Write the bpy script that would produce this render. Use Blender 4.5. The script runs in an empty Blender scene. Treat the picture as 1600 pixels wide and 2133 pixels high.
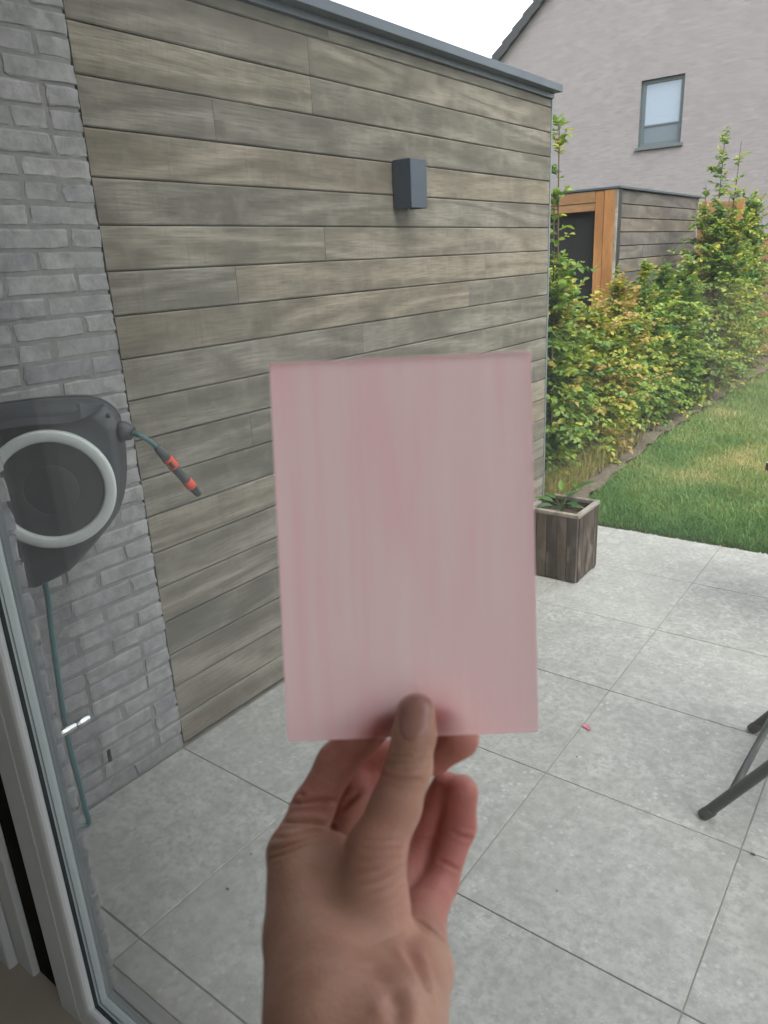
import bpy, bmesh, math, random
import numpy as np
from mathutils import Vector, Matrix

S = bpy.context.scene
COL = S.collection
R = math.radians

# ------------------------------------------------------------------ camera
cam_d = bpy.data.cameras.new('camera')
cam = bpy.data.objects.new('camera', cam_d)
COL.objects.link(cam)
yaw, pit, rol = R(37.5264), R(18.897), R(-2.9558)
_f = Vector((-math.sin(yaw) * math.cos(pit), math.cos(yaw) * math.cos(pit), -math.sin(pit)))
_r = _f.cross(Vector((0, 0, 1))).normalized()
_u = _r.cross(_f)
_r2 = _r * math.cos(rol) + _u * math.sin(rol)
_u2 = -_r * math.sin(rol) + _u * math.cos(rol)
EYE = Vector((0, 0, 1.667))
cam.matrix_world = Matrix(((_r2.x, _u2.x, -_f.x, EYE.x), (_r2.y, _u2.y, -_f.y, EYE.y), (_r2.z, _u2.z, -_f.z, EYE.z), (0, 0, 0, 1)))
cam_d.sensor_fit = 'VERTICAL'
cam_d.sensor_height = 36
cam_d.lens = 1526.45 / 2133 * 36
cam_d.clip_start = 0.02
cam_d.clip_end = 400
cam_d.dof.use_dof = True
cam_d.dof.focus_distance = 2.6
cam_d.dof.aperture_fstop = 13.0
S.camera = cam

# ------------------------------------------------------------------ sky and sun
SUN_EL, SUN_AZ = R(48), R(124)          # azimuth from +Y towards +X
W = bpy.data.worlds.new('World')
S.world = W
W.use_nodes = True
nt = W.node_tree
nt.nodes.clear()
sky = nt.nodes.new('ShaderNodeTexSky')
sky.sky_type = 'NISHITA'
sky.sun_disc = False
sky.sun_elevation = SUN_EL
sky.sun_rotation = SUN_AZ
sky.air_density = 1.0
sky.dust_density = 3.0
hsv = nt.nodes.new('ShaderNodeHueSaturation')       # an overcast sky: most of the blue is gone
hsv.inputs['Saturation'].default_value = 0.28
bg = nt.nodes.new('ShaderNodeBackground')
bg.inputs['Strength'].default_value = 0.12
out = nt.nodes.new('ShaderNodeOutputWorld')
nt.links.new(sky.outputs[0], hsv.inputs['Color'])
cloud = nt.nodes.new('ShaderNodeMix')                # even cloud cover over it
cloud.data_type = 'RGBA'
cloud.inputs[0].default_value = 0.6
cloud.inputs[7].default_value = (3.5, 3.5, 3.52, 1)
nt.links.new(hsv.outputs[0], cloud.inputs[6])
nt.links.new(cloud.outputs[2], bg.inputs['Color'])
nt.links.new(bg.outputs[0], out.inputs['Surface'])
sun_d = bpy.data.lights.new('sun', 'SUN')
sun_d.energy = 0.95
sun_d.angle = R(50)
sun_d.color = (1.0, 0.93, 0.83)
sun = bpy.data.objects.new('sun', sun_d)
COL.objects.link(sun)
sd = Vector((math.sin(SUN_AZ) * math.cos(SUN_EL), math.cos(SUN_AZ) * math.cos(SUN_EL), math.sin(SUN_EL)))
sun.rotation_euler = sd.to_track_quat('Z', 'Y').to_euler()
sun.location = (6, 3, 9)

S.view_settings.view_transform = 'Standard'
S.view_settings.look = 'None'
S.view_settings.exposure = 2.56
S.view_settings.gamma = 1
S.view_settings.use_curve_mapping = False
S.render.engine = 'CYCLES'
S.cycles.use_denoising = True
S.cycles.max_bounces = 10
S.cycles.diffuse_bounces = 5
S.cycles.transparent_max_bounces = 16
S.cycles.caustics_reflective = False
S.cycles.caustics_refractive = False

# ------------------------------------------------------------------ helpers
def tag(o, label=None, cat=None, group=None, kind=None):
    if label: o['label'] = label
    if cat: o['category'] = cat
    if group: o['group'] = group
    if kind: o['kind'] = kind
    return o

def empty(name, loc=(0, 0, 0), label=None, cat=None, group=None):
    o = bpy.data.objects.new(name, None)
    o.empty_display_size = 0.05
    COL.objects.link(o)
    o.location = loc
    return tag(o, label, cat, group)

def link(name, me, mat=None, parent=None, loc=None, rot=None):
    o = bpy.data.objects.new(name, me)
    COL.objects.link(o)
    if mat is not None and len(me.materials) == 0:
        me.materials.append(mat)
    if parent is not None:
        o.parent = parent
        o.matrix_parent_inverse = Matrix.Identity(4)
        pl = parent.matrix_basis.translation if parent.parent is None else parent.matrix_basis.translation + parent.parent.matrix_basis.translation
        if loc is None: loc = (0, 0, 0)
        o.location = Vector(loc) - pl
    elif loc is not None:
        o.location = loc
    if rot is not None: o.rotation_euler = rot
    return o

class MB:
    """collects shapes into one mesh"""
    def __init__(s): s.v = []; s.f = []; s.sm = []
    def add(s, vs, fs, smooth=False):
        b = len(s.v)
        s.v += [tuple(map(float, v)) for v in vs]
        s.f += [tuple(i + b for i in f) for f in fs]
        s.sm += [smooth] * len(fs)
        return s
    def box(s, x0, x1, y0, y1, z0, z1, c=0.0):
        if c <= 0:
            vs = [(x0, y0, z0), (x1, y0, z0), (x1, y1, z0), (x0, y1, z0), (x0, y0, z1), (x1, y0, z1), (x1, y1, z1), (x0, y1, z1)]
            return s.add(vs, [(0, 3, 2, 1), (4, 5, 6, 7), (0, 1, 5, 4), (1, 2, 6, 5), (2, 3, 7, 6), (3, 0, 4, 7)])
        bm = bmesh.new()
        r = bmesh.ops.create_cube(bm, size=1)
        for v in r['verts']:
            v.co = Vector(((x0 + x1) / 2 + v.co.x * (x1 - x0), (y0 + y1) / 2 + v.co.y * (y1 - y0), (z0 + z1) / 2 + v.co.z * (z1 - z0)))
        bmesh.ops.bevel(bm, geom=bm.edges[:] , offset=c, segments=1, affect='EDGES', profile=0.5)
        bm.verts.index_update()
        s.add([v.co[:] for v in bm.verts], [[v.index for v in f.verts] for f in bm.faces])
        bm.free()
        return s
    def tube(s, pts, r, n=10, cap=True):
        pts = [Vector(p) for p in pts]
        rs = r if isinstance(r, (list, tuple)) else [r] * len(pts)
        vs = []; fs = []
        up = None
        for i, p in enumerate(pts):
            a = pts[max(i - 1, 0)]; b = pts[min(i + 1, len(pts) - 1)]
            t = (b - a)
            if t.length < 1e-9: t = pts[-1] - pts[0]
            t.normalize()
            if up is None:
                up = Vector((0, 0, 1)) if abs(t.z) < 0.9 else Vector((1, 0, 0))
            x = up - t * up.dot(t); x.normalize(); up = x
            y = t.cross(x)
            for k in range(n):
                an = 2 * math.pi * k / n
                vs.append(p + (x * math.cos(an) + y * math.sin(an)) * rs[i])
        for i in range(len(pts) - 1):
            for k in range(n):
                k2 = (k + 1) % n
                fs.append((i * n + k, i * n + k2, (i + 1) * n + k2, (i + 1) * n + k))
        s.add(vs, fs, True)
        if cap:
            b = len(s.v) - len(vs)
            s.f.append(tuple(b + k for k in range(n - 1, -1, -1))); s.sm.append(False)
            s.f.append(tuple(b + (len(pts) - 1) * n + k for k in range(n))); s.sm.append(False)
        return s
    def mesh(s, name, mat=None, smooth=None):
        me = bpy.data.meshes.new(name)
        me.from_pydata(s.v, [], s.f)
        me.polygons.foreach_set('use_smooth', [bool(x) if smooth is None else smooth for x in s.sm])
        me.update()
        if mat: me.materials.append(mat)
        return me
    def build(s, name, mat, parent=None, loc=None, smooth=None):
        return link(name, s.mesh(name, mat, smooth), None, parent, loc)

def smooth_pts(pts, n=6):
    P = [Vector(p) for p in pts]
    out = []
    for i in range(len(P) - 1):
        p0 = P[max(i - 1, 0)]; p1 = P[i]; p2 = P[i + 1]; p3 = P[min(i + 2, len(P) - 1)]
        for k in range(n):
            t = k / n
            out.append(0.5 * ((2 * p1) + (p2 - p0) * t + (2 * p0 - 5 * p1 + 4 * p2 - p3) * t * t + (3 * p1 - p0 - 3 * p2 + p3) * t ** 3))
    out.append(P[-1])
    return out

# ------------------------------------------------------------------ materials
def srgb(r, g, b):
    f = lambda c: (c / 12.92 if c <= 0.04045 else ((c + 0.055) / 1.055) ** 2.4)
    return (f(r / 255), f(g / 255), f(b / 255), 1)

class Mat:
    def __init__(s, name, rough=0.8, spec=0.3):
        s.m = bpy.data.materials.new(name); s.m.use_nodes = True
        s.t = s.m.node_tree; s.t.nodes.clear()
        s.out = s.n('OutputMaterial')
        s.b = s.n('BsdfPrincipled')
        s.b.inputs['Roughness'].default_value = rough
        s.b.inputs['Specular IOR Level'].default_value = spec
        s.l(s.b.outputs[0], s.out.inputs[0])
        s._c = None
    def n(s, t): return s.t.nodes.new('ShaderNode' + t)
    def l(s, a, b): s.t.links.new(a, b)
    def put(s, sock, v):
        if hasattr(v, 'links') or isinstance(v, bpy.types.NodeSocket): s.l(v, sock)
        else: sock.default_value = v
    def coord(s, scale=(1, 1, 1), kind='Object', rnd=0.0, rot=(0, 0, 0)):
        c = s.n('TexCoord'); m = s.n('Mapping')
        m.inputs['Scale'].default_value = scale
        m.inputs['Rotation'].default_value = rot
        v = c.outputs[kind]
        if rnd:
            oi = s.n('ObjectInfo'); mu = s.n('Math'); mu.operation = 'MULTIPLY'; mu.inputs[1].default_value = rnd
            s.l(oi.outputs['Random'], mu.inputs[0])
            ad = s.n('VectorMath'); ad.operation = 'ADD'
            s.l(v, ad.inputs[0]); s.l(mu.outputs[0], ad.inputs[1]); v = ad.outputs[0]
        s.l(v, m.inputs['Vector'])
        return m.outputs[0]
    def noise(s, v, scale, detail=4, rough=0.55, dist=0.0):
        t = s.n('TexNoise'); s.l(v, t.inputs['Vector'])
        t.inputs['Scale'].default_value = scale; t.inputs['Detail'].default_value = detail
        t.inputs['Roughness'].default_value = rough; t.inputs['Distortion'].default_value = dist
        return t.outputs['Fac']
    def voro(s, v, scale, feature='F1', out='Distance', rand=1.0):
        t = s.n('TexVoronoi'); t.feature = feature; s.l(v, t.inputs['Vector'])
        t.inputs['Scale'].default_value = scale; t.inputs['Randomness'].default_value = rand
        return t.outputs[out]
    def ramp(s, f, stops, interp='LINEAR'):
        r = s.n('ValToRGB'); s.l(f, r.inputs[0]); r.color_ramp.interpolation = interp
        e = r.color_ramp.elements
        while len(e) < len(stops): e.new(0.5)
        for k, (p, c) in enumerate(stops):
            e[k].position = p
            e[k].color = c if isinstance(c, tuple) else (c, c, c, 1)
        return r.outputs[0]
    def mix(s, f, a, b, mode='MIX'):
        m = s.n('Mix'); m.data_type = 'RGBA'; m.blend_type = mode
        s.put(m.inputs[0], f); s.put(m.inputs[6], a); s.put(m.inputs[7], b)
        return m.outputs[2]
    def math(s, op, a, b=0.0, clamp=False):
        m = s.n('Math'); m.operation = op; m.use_clamp = clamp
        s.put(m.inputs[0], a); s.put(m.inputs[1], b)
        return m.outputs[0]
    def rnd(s): return s.n('ObjectInfo').outputs['Random']
    def attr(s, name, out='Color'):
        a = s.n('Attribute'); a.attribute_name = name
        return a.outputs[out]
    def color(s, c): s.put(s.b.inputs['Base Color'], c); return s
    def rough(s, c): s.put(s.b.inputs['Roughness'], c); return s
    def bump(s, h, strength=0.3, dist=0.004):
        b = s.n('Bump'); b.inputs['Strength'].default_value = strength; b.inputs['Distance'].default_value = dist
        s.l(h, b.inputs['Height']); s.l(b.outputs[0], s.b.inputs['Normal']); return s

def plain(name, c, rough=0.5, spec=0.4, metal=0.0, var=0.06, scale=30):
    m = Mat(name, rough, spec)
    v = m.coord()
    f = m.noise(v, scale, 4)
    lo = tuple(x * (1 - var) for x in c[:3]) + (1,)
    hi = tuple(min(1, x * (1 + var)) for x in c[:3]) + (1,)
    m.color(m.mix(f, lo, hi))
    m.b.inputs['Metallic'].default_value = metal
    m.rough(m.ramp(m.noise(v, scale * 0.4, 3), [(0.3, max(0.05, rough - 0.06)), (0.7, min(1, rough + 0.06))]))
    return m.m

def wood_mat(name, dark, mid, light, grain_axis=1, bump=0.35, grime=True, tint=0.5, rings=38.0):
    """weathered board: long grain, flowing rings, grey patches; every board its own cut"""
    m = Mat(name, 0.78, 0.25)
    st = [11.0, 11.0, 11.0]; st[grain_axis] = 1.3
    fi = [160.0, 160.0, 160.0]; fi[grain_axis] = 9.0
    v1 = m.coord(tuple(st), rnd=37.0)
    base = m.noise(v1, 0.36, 2, 0.35, 0.9)
    rg = m.math('SINE', m.math('MULTIPLY', base, rings))
    rg = m.math('ADD', m.math('MULTIPLY', rg, 0.5), 0.5)
    fine = m.noise(m.coord(tuple(fi), rnd=11.0), 1.0, 5, 0.6)
    c = m.ramp(rg, [(0.0, tuple(mid[i] * .66 + dark[i] * .34 for i in range(3)) + (1,)), (0.2, mid), (0.6, tuple((mid[i] + light[i]) / 2 for i in range(3)) + (1,)), (1.0, light)])
    c = m.mix(m.ramp(fine, [(0.36, 0.6), (0.6, 0.0)]), c, dark)
    pv = m.coord(tuple([2.2 if k == grain_axis else 5.0 for k in range(3)]), rnd=23.0)
    patch = m.noise(pv, 1.0, 4, 0.6)
    c = m.mix(m.ramp(patch, [(0.42, 0.0), (0.68, 0.6)]), c, dark)
    r = m.rnd()
    # boards differ: greyer, browner, paler
    tone = m.ramp(r, [(0.0, (0.78, 0.80, 0.80, 1)), (0.3, (0.98, 0.99, 1.0, 1)), (0.5, (1.16, 1.05, 0.90, 1)), (0.72, (0.86, 0.86, 0.86, 1)), (1.0, (1.24, 1.19, 1.10, 1))])
    c = m.mix(tint, c, m.mix(1.0, c, tone, 'MULTIPLY'))
    if grime:
        sv = [3.0, 3.0, 3.0]; sv[grain_axis] = 150.0
        saw = m.noise(m.coord(tuple(sv), rnd=5.0), 1.0, 3, 0.6)
        c = m.mix(m.ramp(saw, [(0.45, 0.0), (0.72, 0.30)]), c, dark)
        bl = m.noise(m.coord((9, 9, 9), rnd=29.0), 1.0, 5, 0.65)
        c = m.mix(m.ramp(bl, [(0.5, 0.0), (0.68, 0.32)]), c, light)
        gv = m.coord((60, 2.5, 60) if grain_axis != 1 else (60, 60, 2.5), rnd=3.0)
        g = m.noise(gv, 1.0, 3, 0.6)
        c = m.mix(m.ramp(g, [(0.57, 0.0), (0.75, 0.35)]), c, dark)
    m.color(c)
    h = m.math('ADD', m.math('MULTIPLY', fine, 0.6), m.math('MULTIPLY', rg, 0.5))
    m.bump(h, bump, 0.0025)
    return m.m

M = {}
# patio stone: grey ceramic slab with pale flecks
m = Mat('patio_stone', 0.55, 0.35)
v = m.coord(rnd=53.0)
cl = m.noise(v, 13.0, 7, 0.68)
c = m.ramp(cl, [(0.34, (0.255, 0.257, 0.248, 1)), (0.5, (0.33, 0.332, 0.322, 1)), (0.66, (0.41, 0.412, 0.40, 1))])
bl = m.noise(v, 42.0, 5, 0.72)
c = m.mix(m.ramp(bl, [(0.44, 0.0), (0.62, 0.8)]), c, (0.205, 0.208, 0.20, 1))
fl = m.voro(v, 75.0)
fm = m.noise(v, 9.0, 2)
c = m.mix(m.math('MULTIPLY', m.ramp(fl, [(0.12, 0.55), (0.24, 0.0)]), m.ramp(fm, [(0.4, 0.0), (0.66, 1.0)])), c, (0.58, 0.59, 0.57, 1))
fl2 = m.voro(m.coord((1, 1, 1), rnd=7.0), 33.0)
c = m.mix(m.math('MULTIPLY', m.ramp(fl2, [(0.12, 0.6), (0.3, 0.0)]), m.ramp(m.noise(v, 6.0, 2), [(0.52, 0.0), (0.6, 1.0)])), c, (0.50, 0.51, 0.50, 1))
sp = m.voro(v, 150.0)
c = m.mix(m.math('MULTIPLY', m.ramp(sp, [(0.1, 0.5), (0.2, 0.0)]), m.ramp(m.noise(v, 14.0, 2), [(0.52, 0.0), (0.6, 1.0)])), c, (0.13, 0.135, 0.13, 1))
c = m.mix(m.math('MULTIPLY', m.rnd(), 0.16), c, (0.42, 0.425, 0.41, 1))
c = m.mix(m.ramp(m.noise(v, 2.2, 3, 0.5), [(0.45, 0.0), (0.75, 0.35)]), c, (0.27, 0.268, 0.252, 1))
m.color(c)
m.rough(m.ramp(cl, [(0.3, 0.48), (0.7, 0.66)]))
m.bump(m.noise(v, 160.0, 3), 0.12, 0.001)
M['stone'] = m.m
m = Mat('joint_sand', 0.95, 0.1)
v = m.coord()
m.color(m.ramp(m.noise(v, 3.0, 5, 0.7), [(0.3, (0.16, 0.155, 0.13, 1)), (0.5, (0.24, 0.23, 0.195, 1)), (0.75, (0.31, 0.295, 0.25, 1))]))
M['joint'] = m.m
M['joint_dark'] = plain('dark_joint_dirt', (0.19, 0.182, 0.158, 1), 0.95, 0.1, var=0.4, scale=20)

# reclaimed grey brick
def brick_mat(name, k):
    m = Mat(name, 0.9, 0.15)
    v = m.coord(rnd=71.0)
    a = m.noise(v, 22.0, 6, 0.7)
    c = m.ramp(a, [(0.3, (0.150 * k, 0.150 * k, 0.152 * k, 1)), (0.5, (0.228 * k, 0.227 * k, 0.225 * k, 1)), (0.7, (0.295 * k, 0.293 * k, 0.288 * k, 1))])
    b = m.noise(v, 9.0, 4, 0.65)
    c = m.mix(m.ramp(b, [(0.5, 0.0), (0.66, 0.7)]), c, (0.345 * k, 0.345 * k, 0.335 * k, 1))
    w = m.noise(m.coord(rnd=17.0), 14.0, 4, 0.6)
    c = m.mix(m.ramp(w, [(0.56, 0.0), (0.7, 0.55)]), c, (0.15 * k, 0.14 * k, 0.155 * k, 1))
    r = m.rnd()
    c = m.mix(0.7, c, m.mix(1.0, c, m.ramp(r, [(0, (0.80, 0.79, 0.86, 1)), (0.35, (1.02, 0.98, 1.03, 1)), (0.7, (0.97, 1.01, 1.0, 1)), (1, (1.16, 1.13, 1.14, 1))]), 'MULTIPLY'))
    p = m.voro(v, 120.0)
    c = m.mix(m.math('MULTIPLY', m.ramp(p, [(0.1, 0.7), (0.2, 0.0)]), m.ramp(b, [(0.45, 0.0), (0.6, 1.0)])), c, (0.07, 0.07, 0.075, 1))
    m.color(c)
    m.bump(m.math('ADD', m.noise(v, 70.0, 6, 0.75), m.math('MULTIPLY', b, 0.8)), 0.6, 0.005)
    return m.m
M['brick'] = brick_mat('grey_brick', 1.0)
m = Mat('mortar', 0.95, 0.1)
v = m.coord()
a = m.noise(v, 40.0, 6, 0.7)
m.color(m.ramp(a, [(0.3, (0.145, 0.143, 0.143, 1)), (0.7, (0.215, 0.213, 0.210, 1))]))
m.bump(a, 0.6, 0.006)
M['mortar'] = m.m

M['plank'] = wood_mat('weathered_cladding', (0.070, 0.063, 0.053, 1), (0.165, 0.147, 0.120, 1), (0.245, 0.225, 0.190, 1), tint=0.7)
M['plank_far'] = wood_mat('weathered_shed_board', (0.06, 0.053, 0.05, 1), (0.115, 0.102, 0.096, 1), (0.175, 0.158, 0.15, 1), tint=0.8)
M['planter'] = wood_mat('mouldy_planter_board', (0.018, 0.014, 0.011, 1), (0.062, 0.046, 0.035, 1), (0.125, 0.096, 0.074, 1), grain_axis=2, tint=0.8)
_m = M['planter']; _t = _m.node_tree
_p = [n for n in _t.nodes if n.bl_idname == 'ShaderNodeBsdfPrincipled'][0]; _src = _p.inputs['Base Color'].links[0].from_socket
_tc = _t.nodes.new('ShaderNodeTexCoord'); _no = _t.nodes.new('ShaderNodeTexNoise'); _no.inputs['Scale'].default_value = 13.0; _no.inputs['Detail'].default_value = 6
_oi = _t.nodes.new('ShaderNodeObjectInfo'); _ad = _t.nodes.new('ShaderNodeVectorMath'); _mu = _t.nodes.new('ShaderNodeMath'); _mu.operation = 'MULTIPLY'; _mu.inputs[1].default_value = 9.0
_mp = _t.nodes.new('ShaderNodeMapping'); _mp.inputs['Scale'].default_value = (1, 1, .5)
_t.links.new(_oi.outputs['Random'], _mu.inputs[0]); _t.links.new(_tc.outputs['Object'], _ad.inputs[0]); _t.links.new(_mu.outputs[0], _ad.inputs[1]); _t.links.new(_ad.outputs[0], _mp.inputs['Vector']); _t.links.new(_mp.outputs[0], _no.inputs['Vector'])
_r = _t.nodes.new('ShaderNodeValToRGB'); _r.color_ramp.elements[0].position = .54; _r.color_ramp.elements[0].color = (0, 0, 0, 1); _r.color_ramp.elements[1].position = .66; _r.color_ramp.elements[1].color = (.8, .8, .8, 1)
_x = _t.nodes.new('ShaderNodeMix'); _x.data_type = 'RGBA'; _x.inputs[7].default_value = (0.155, 0.118, 0.098, 1)
_t.links.new(_no.outputs['Fac'], _r.inputs[0]); _t.links.new(_r.outputs[0], _x.inputs[0]); _t.links.new(_src, _x.inputs[6]); _t.links.new(_x.outputs[2], _p.inputs['Base Color'])
M['rim'] = wood_mat('pale_planter_rim', (0.11, 0.10, 0.088, 1), (0.25, 0.225, 0.2, 1), (0.36, 0.33, 0.3, 1), grain_axis=1, grime=False)
M['orange_wood'] = wood_mat('oiled_timber', (0.17, 0.075, 0.028, 1), (0.30, 0.145, 0.058, 1), (0.38, 0.195, 0.082, 1), grain_axis=2, grime=False, tint=0.4, rings=14)
M['orange_board'] = wood_mat('oiled_fence_board', (0.15, 0.075, 0.035, 1), (0.26, 0.145, 0.07, 1), (0.33, 0.195, 0.10, 1), grain_axis=0, grime=False, tint=0.6, rings=14)
M['dark_gap'] = plain('dark_backing', (0.012, 0.011, 0.010, 1), 0.9, 0.1)
M['coping'] = plain('anthracite_aluminium', (0.040, 0.056, 0.076, 1), 0.4, 0.5, var=0.08, scale=8)
M['trim'] = plain('grey_metal_trim', (0.12, 0.14, 0.155, 1), 0.4, 0.5)
M['lamp'] = plain('dark_lamp_paint', (0.020, 0.032, 0.054, 1), 0.42, 0.5, var=0.08, scale=90)
M['reel'] = plain('charcoal_plastic', (0.040, 0.044, 0.050, 1), 0.45, 0.45, var=0.06, scale=60)
M['reel_disc'] = plain('dark_grey_plastic_disc', (0.036, 0.042, 0.044, 1), 0.35, 0.5, var=0.05, scale=60)
M['ring'] = plain('pale_grey_plastic', (0.50, 0.53, 0.52, 1), 0.45, 0.4, var=0.04)
M['hose'] = plain('teal_hose', (0.045, 0.125, 0.135, 1), 0.4, 0.45, var=0.15, scale=120)
M['red'] = plain('orange_red_plastic', (0.62, 0.065, 0.035, 1), 0.45, 0.4)
M['black'] = plain('black_plastic', (0.018, 0.019, 0.021, 1), 0.5, 0.4)
M['grey_plastic'] = plain('grey_plastic', (0.05, 0.052, 0.058, 1), 0.45, 0.4)
M['chrome'] = plain('polished_chrome', (0.70, 0.72, 0.72, 1), 0.14, 0.5, metal=1.0, var=0.02)
M['chair'] = plain('dark_powder_coat', (0.028, 0.033, 0.037, 1), 0.42, 0.5, var=0.1, scale=80)
M['frame'] = plain('pale_aluminium_frame', (0.50, 0.52, 0.53, 1), 0.5, 0.4, var=0.03, scale=12)
M['frame_out'] = plain('grey_outer_frame', (0.10, 0.112, 0.125, 1), 0.45, 0.4)
M['spacer'] = plain('aluminium_spacer', (0.42, 0.47, 0.48, 1), 0.4, 0.5, metal=0.3)
M['gasket'] = plain('rubber_gasket', (0.02, 0.024, 0.028, 1), 0.6, 0.3)
M['sill_stone'] = plain('grey_sill_stone', (0.20, 0.205, 0.215, 1), 0.55, 0.35, var=0.12, scale=25)
M['paint'] = plain('white_wall_paint', (0.40, 0.40, 0.40, 1), 0.85, 0.2, var=0.02, scale=4)
M['ceiling'] = plain('white_ceiling_paint', (0.86, 0.87, 0.88, 1), 0.9, 0.1, var=0.01, scale=4)
M['cream'] = plain('cream_paint', (0.60, 0.57, 0.50, 1), 0.8, 0.2, var=0.03)
M['floor_in'] = plain('pale_floor', (0.40, 0.36, 0.31, 1), 0.5, 0.3, var=0.12, scale=6)
M['roof_membrane'] = plain('roof_membrane', (0.09, 0.09, 0.095, 1), 0.8, 0.2)
M['edging'] = plain('dark_edging', (0.03, 0.034, 0.04, 1), 0.7, 0.3, var=0.2)
M['pebble'] = plain('pebble', (0.26, 0.27, 0.28, 1), 0.7, 0.3, var=0.4, scale=18)
M['petal'] = plain('pink_petal', (0.62, 0.16, 0.24, 1), 0.6, 0.3)
M['bark'] = plain('bark', (0.09, 0.07, 0.05, 1), 0.9, 0.1, var=0.3)
M['tile'] = plain('dark_roof_tile', (0.035, 0.038, 0.042, 1), 0.6, 0.3, var=0.2, scale=12)
M['dark_panel'] = plain('dark_mesh_panel', (0.014, 0.014, 0.016, 1), 0.7, 0.2)
M['win_frame'] = plain('grey_green_window_frame', (0.085, 0.105, 0.115, 1), 0.5, 0.4)
M['blind'] = plain('grey_window_panel', (0.12, 0.145, 0.175, 1), 0.5, 0.3)

# soil, lawn base
m = Mat('soil', 0.95, 0.1)
v = m.coord()
a = m.noise(v, 18.0, 6, 0.7)
m.color(m.ramp(a, [(0.3, (0.045, 0.036, 0.026, 1)), (0.55, (0.10, 0.085, 0.06, 1)), (0.75, (0.17, 0.145, 0.10, 1))]))
m.bump(a, 0.8, 0.02); M['soil'] = m.m
m = Mat('bare_earth', 0.95, 0.1)
v = m.coord()
a = m.noise(v, 25.0, 6, 0.7)
m.color(m.ramp(a, [(0.3, (0.075, 0.062, 0.048, 1)), (0.7, (0.17, 0.145, 0.112, 1))]))
m.bump(a, 0.7, 0.015); M['earth'] = m.m
m = Mat('lawn_base', 0.95, 0.1)
v = m.coord()
a = m.noise(v, 2.2, 5, 0.6)
c = m.ramp(a, [(0.35, (0.040, 0.062, 0.018, 1)), (0.55, (0.075, 0.085, 0.030, 1)), (0.7, (0.14, 0.115, 0.055, 1))])
c = m.mix(m.ramp(m.noise(v, 60.0, 4), [(0.4, 0.0), (0.7, 0.6)]), c, (0.03, 0.035, 0.014, 1))
m.color(c); m.bump(m.noise(v, 90.0, 4), 0.8, 0.02); M['lawn'] = m.m

def leaf_mat(name, rough=0.5, trans=0.35, spec=0.35):
    m = Mat(name, rough, spec)
    c = m.attr('tone')
    m.color(c)
    tr = m.n('BsdfTranslucent')
    m.l(m.mix(1.0, c, (1.25, 1.35, 0.6, 1), 'MULTIPLY'), tr.inputs['Color'])
    ms = m.n('MixShader'); ms.inputs[0].default_value = trans
    m.l(m.b.outputs[0], ms.inputs[1]); m.l(tr.outputs[0], ms.inputs[2])
    m.l(ms.outputs[0], m.out.inputs[0])
    return m.m
M['leaf'] = leaf_mat('hornbeam_leaf')
M['grass'] = leaf_mat('grass_blade', 0.55, 0.3)

# glass: thin pane that mirrors by its Fresnel and otherwise lets through
def glass_mat(name, tint, ior=1.6, base=0.0):
    m = Mat(name)
    lw = m.n('LayerWeight'); lw.inputs['Blend'].default_value = 0.5     # Schlick's Fresnel, alike from both sides
    f0 = ((ior - 1) / (ior + 1)) ** 2
    fr = m.math('ADD', m.math('MULTIPLY', m.math('POWER', lw.outputs['Facing'], 5.0), 1 - f0), f0)
    g = m.n('BsdfGlossy'); g.inputs['Roughness'].default_value = 0.0
    t = m.n('BsdfTransparent'); t.inputs['Color'].default_value = tint
    ms = m.n('MixShader')
    m.l(fr, ms.inputs[0]); m.l(t.outputs[0], ms.inputs[1]); m.l(g.outputs[0], ms.inputs[2])
    m.l(ms.outputs[0], m.out.inputs[0])
    m.t.nodes.remove(m.b)
    return m.m
def paint_haze(mat):  # faint streaky scattering film put in to imitate haze on the glass
    t = mat.node_tree
    o = [n for n in t.nodes if n.bl_idname == 'ShaderNodeOutputMaterial'][0]
    src = o.inputs[0].links[0].from_socket
    def n(k): return t.nodes.new('ShaderNode' + k)
    tc = n('TexCoord'); mp = n('Mapping'); mp.inputs['Scale'].default_value = (6, 6, 1.6)
    no = n('TexNoise'); no.inputs['Scale'].default_value = 1.0; no.inputs['Detail'].default_value = 5
    rp_ = n('ValToRGB'); e = rp_.color_ramp.elements
    e[0].position = 0.3; e[0].color = (0.003, 0.003, 0.003, 1); e[1].position = 0.8; e[1].color = (0.020, 0.020, 0.020, 1)
    tl = n('BsdfTranslucent'); tl.inputs['Color'].default_value = (0.92, 0.95, 0.97, 1)
    mx = n('MixShader')
    t.links.new(tc.outputs['Object'], mp.inputs['Vector']); t.links.new(mp.outputs[0], no.inputs['Vector'])
    t.links.new(no.outputs['Fac'], rp_.inputs[0]); t.links.new(rp_.outputs[0], mx.inputs[0])
    t.links.new(src, mx.inputs[1]); t.links.new(tl.outputs[0], mx.inputs[2]); t.links.new(mx.outputs[0], o.inputs[0])
    return mat
M['glass_haze'] = paint_haze(glass_mat('painted_haze_window_glass', (0.985, 0.995, 0.992, 1)))
M['glass'] = glass_mat('window_glass', (0.985, 0.995, 0.992, 1))

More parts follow.
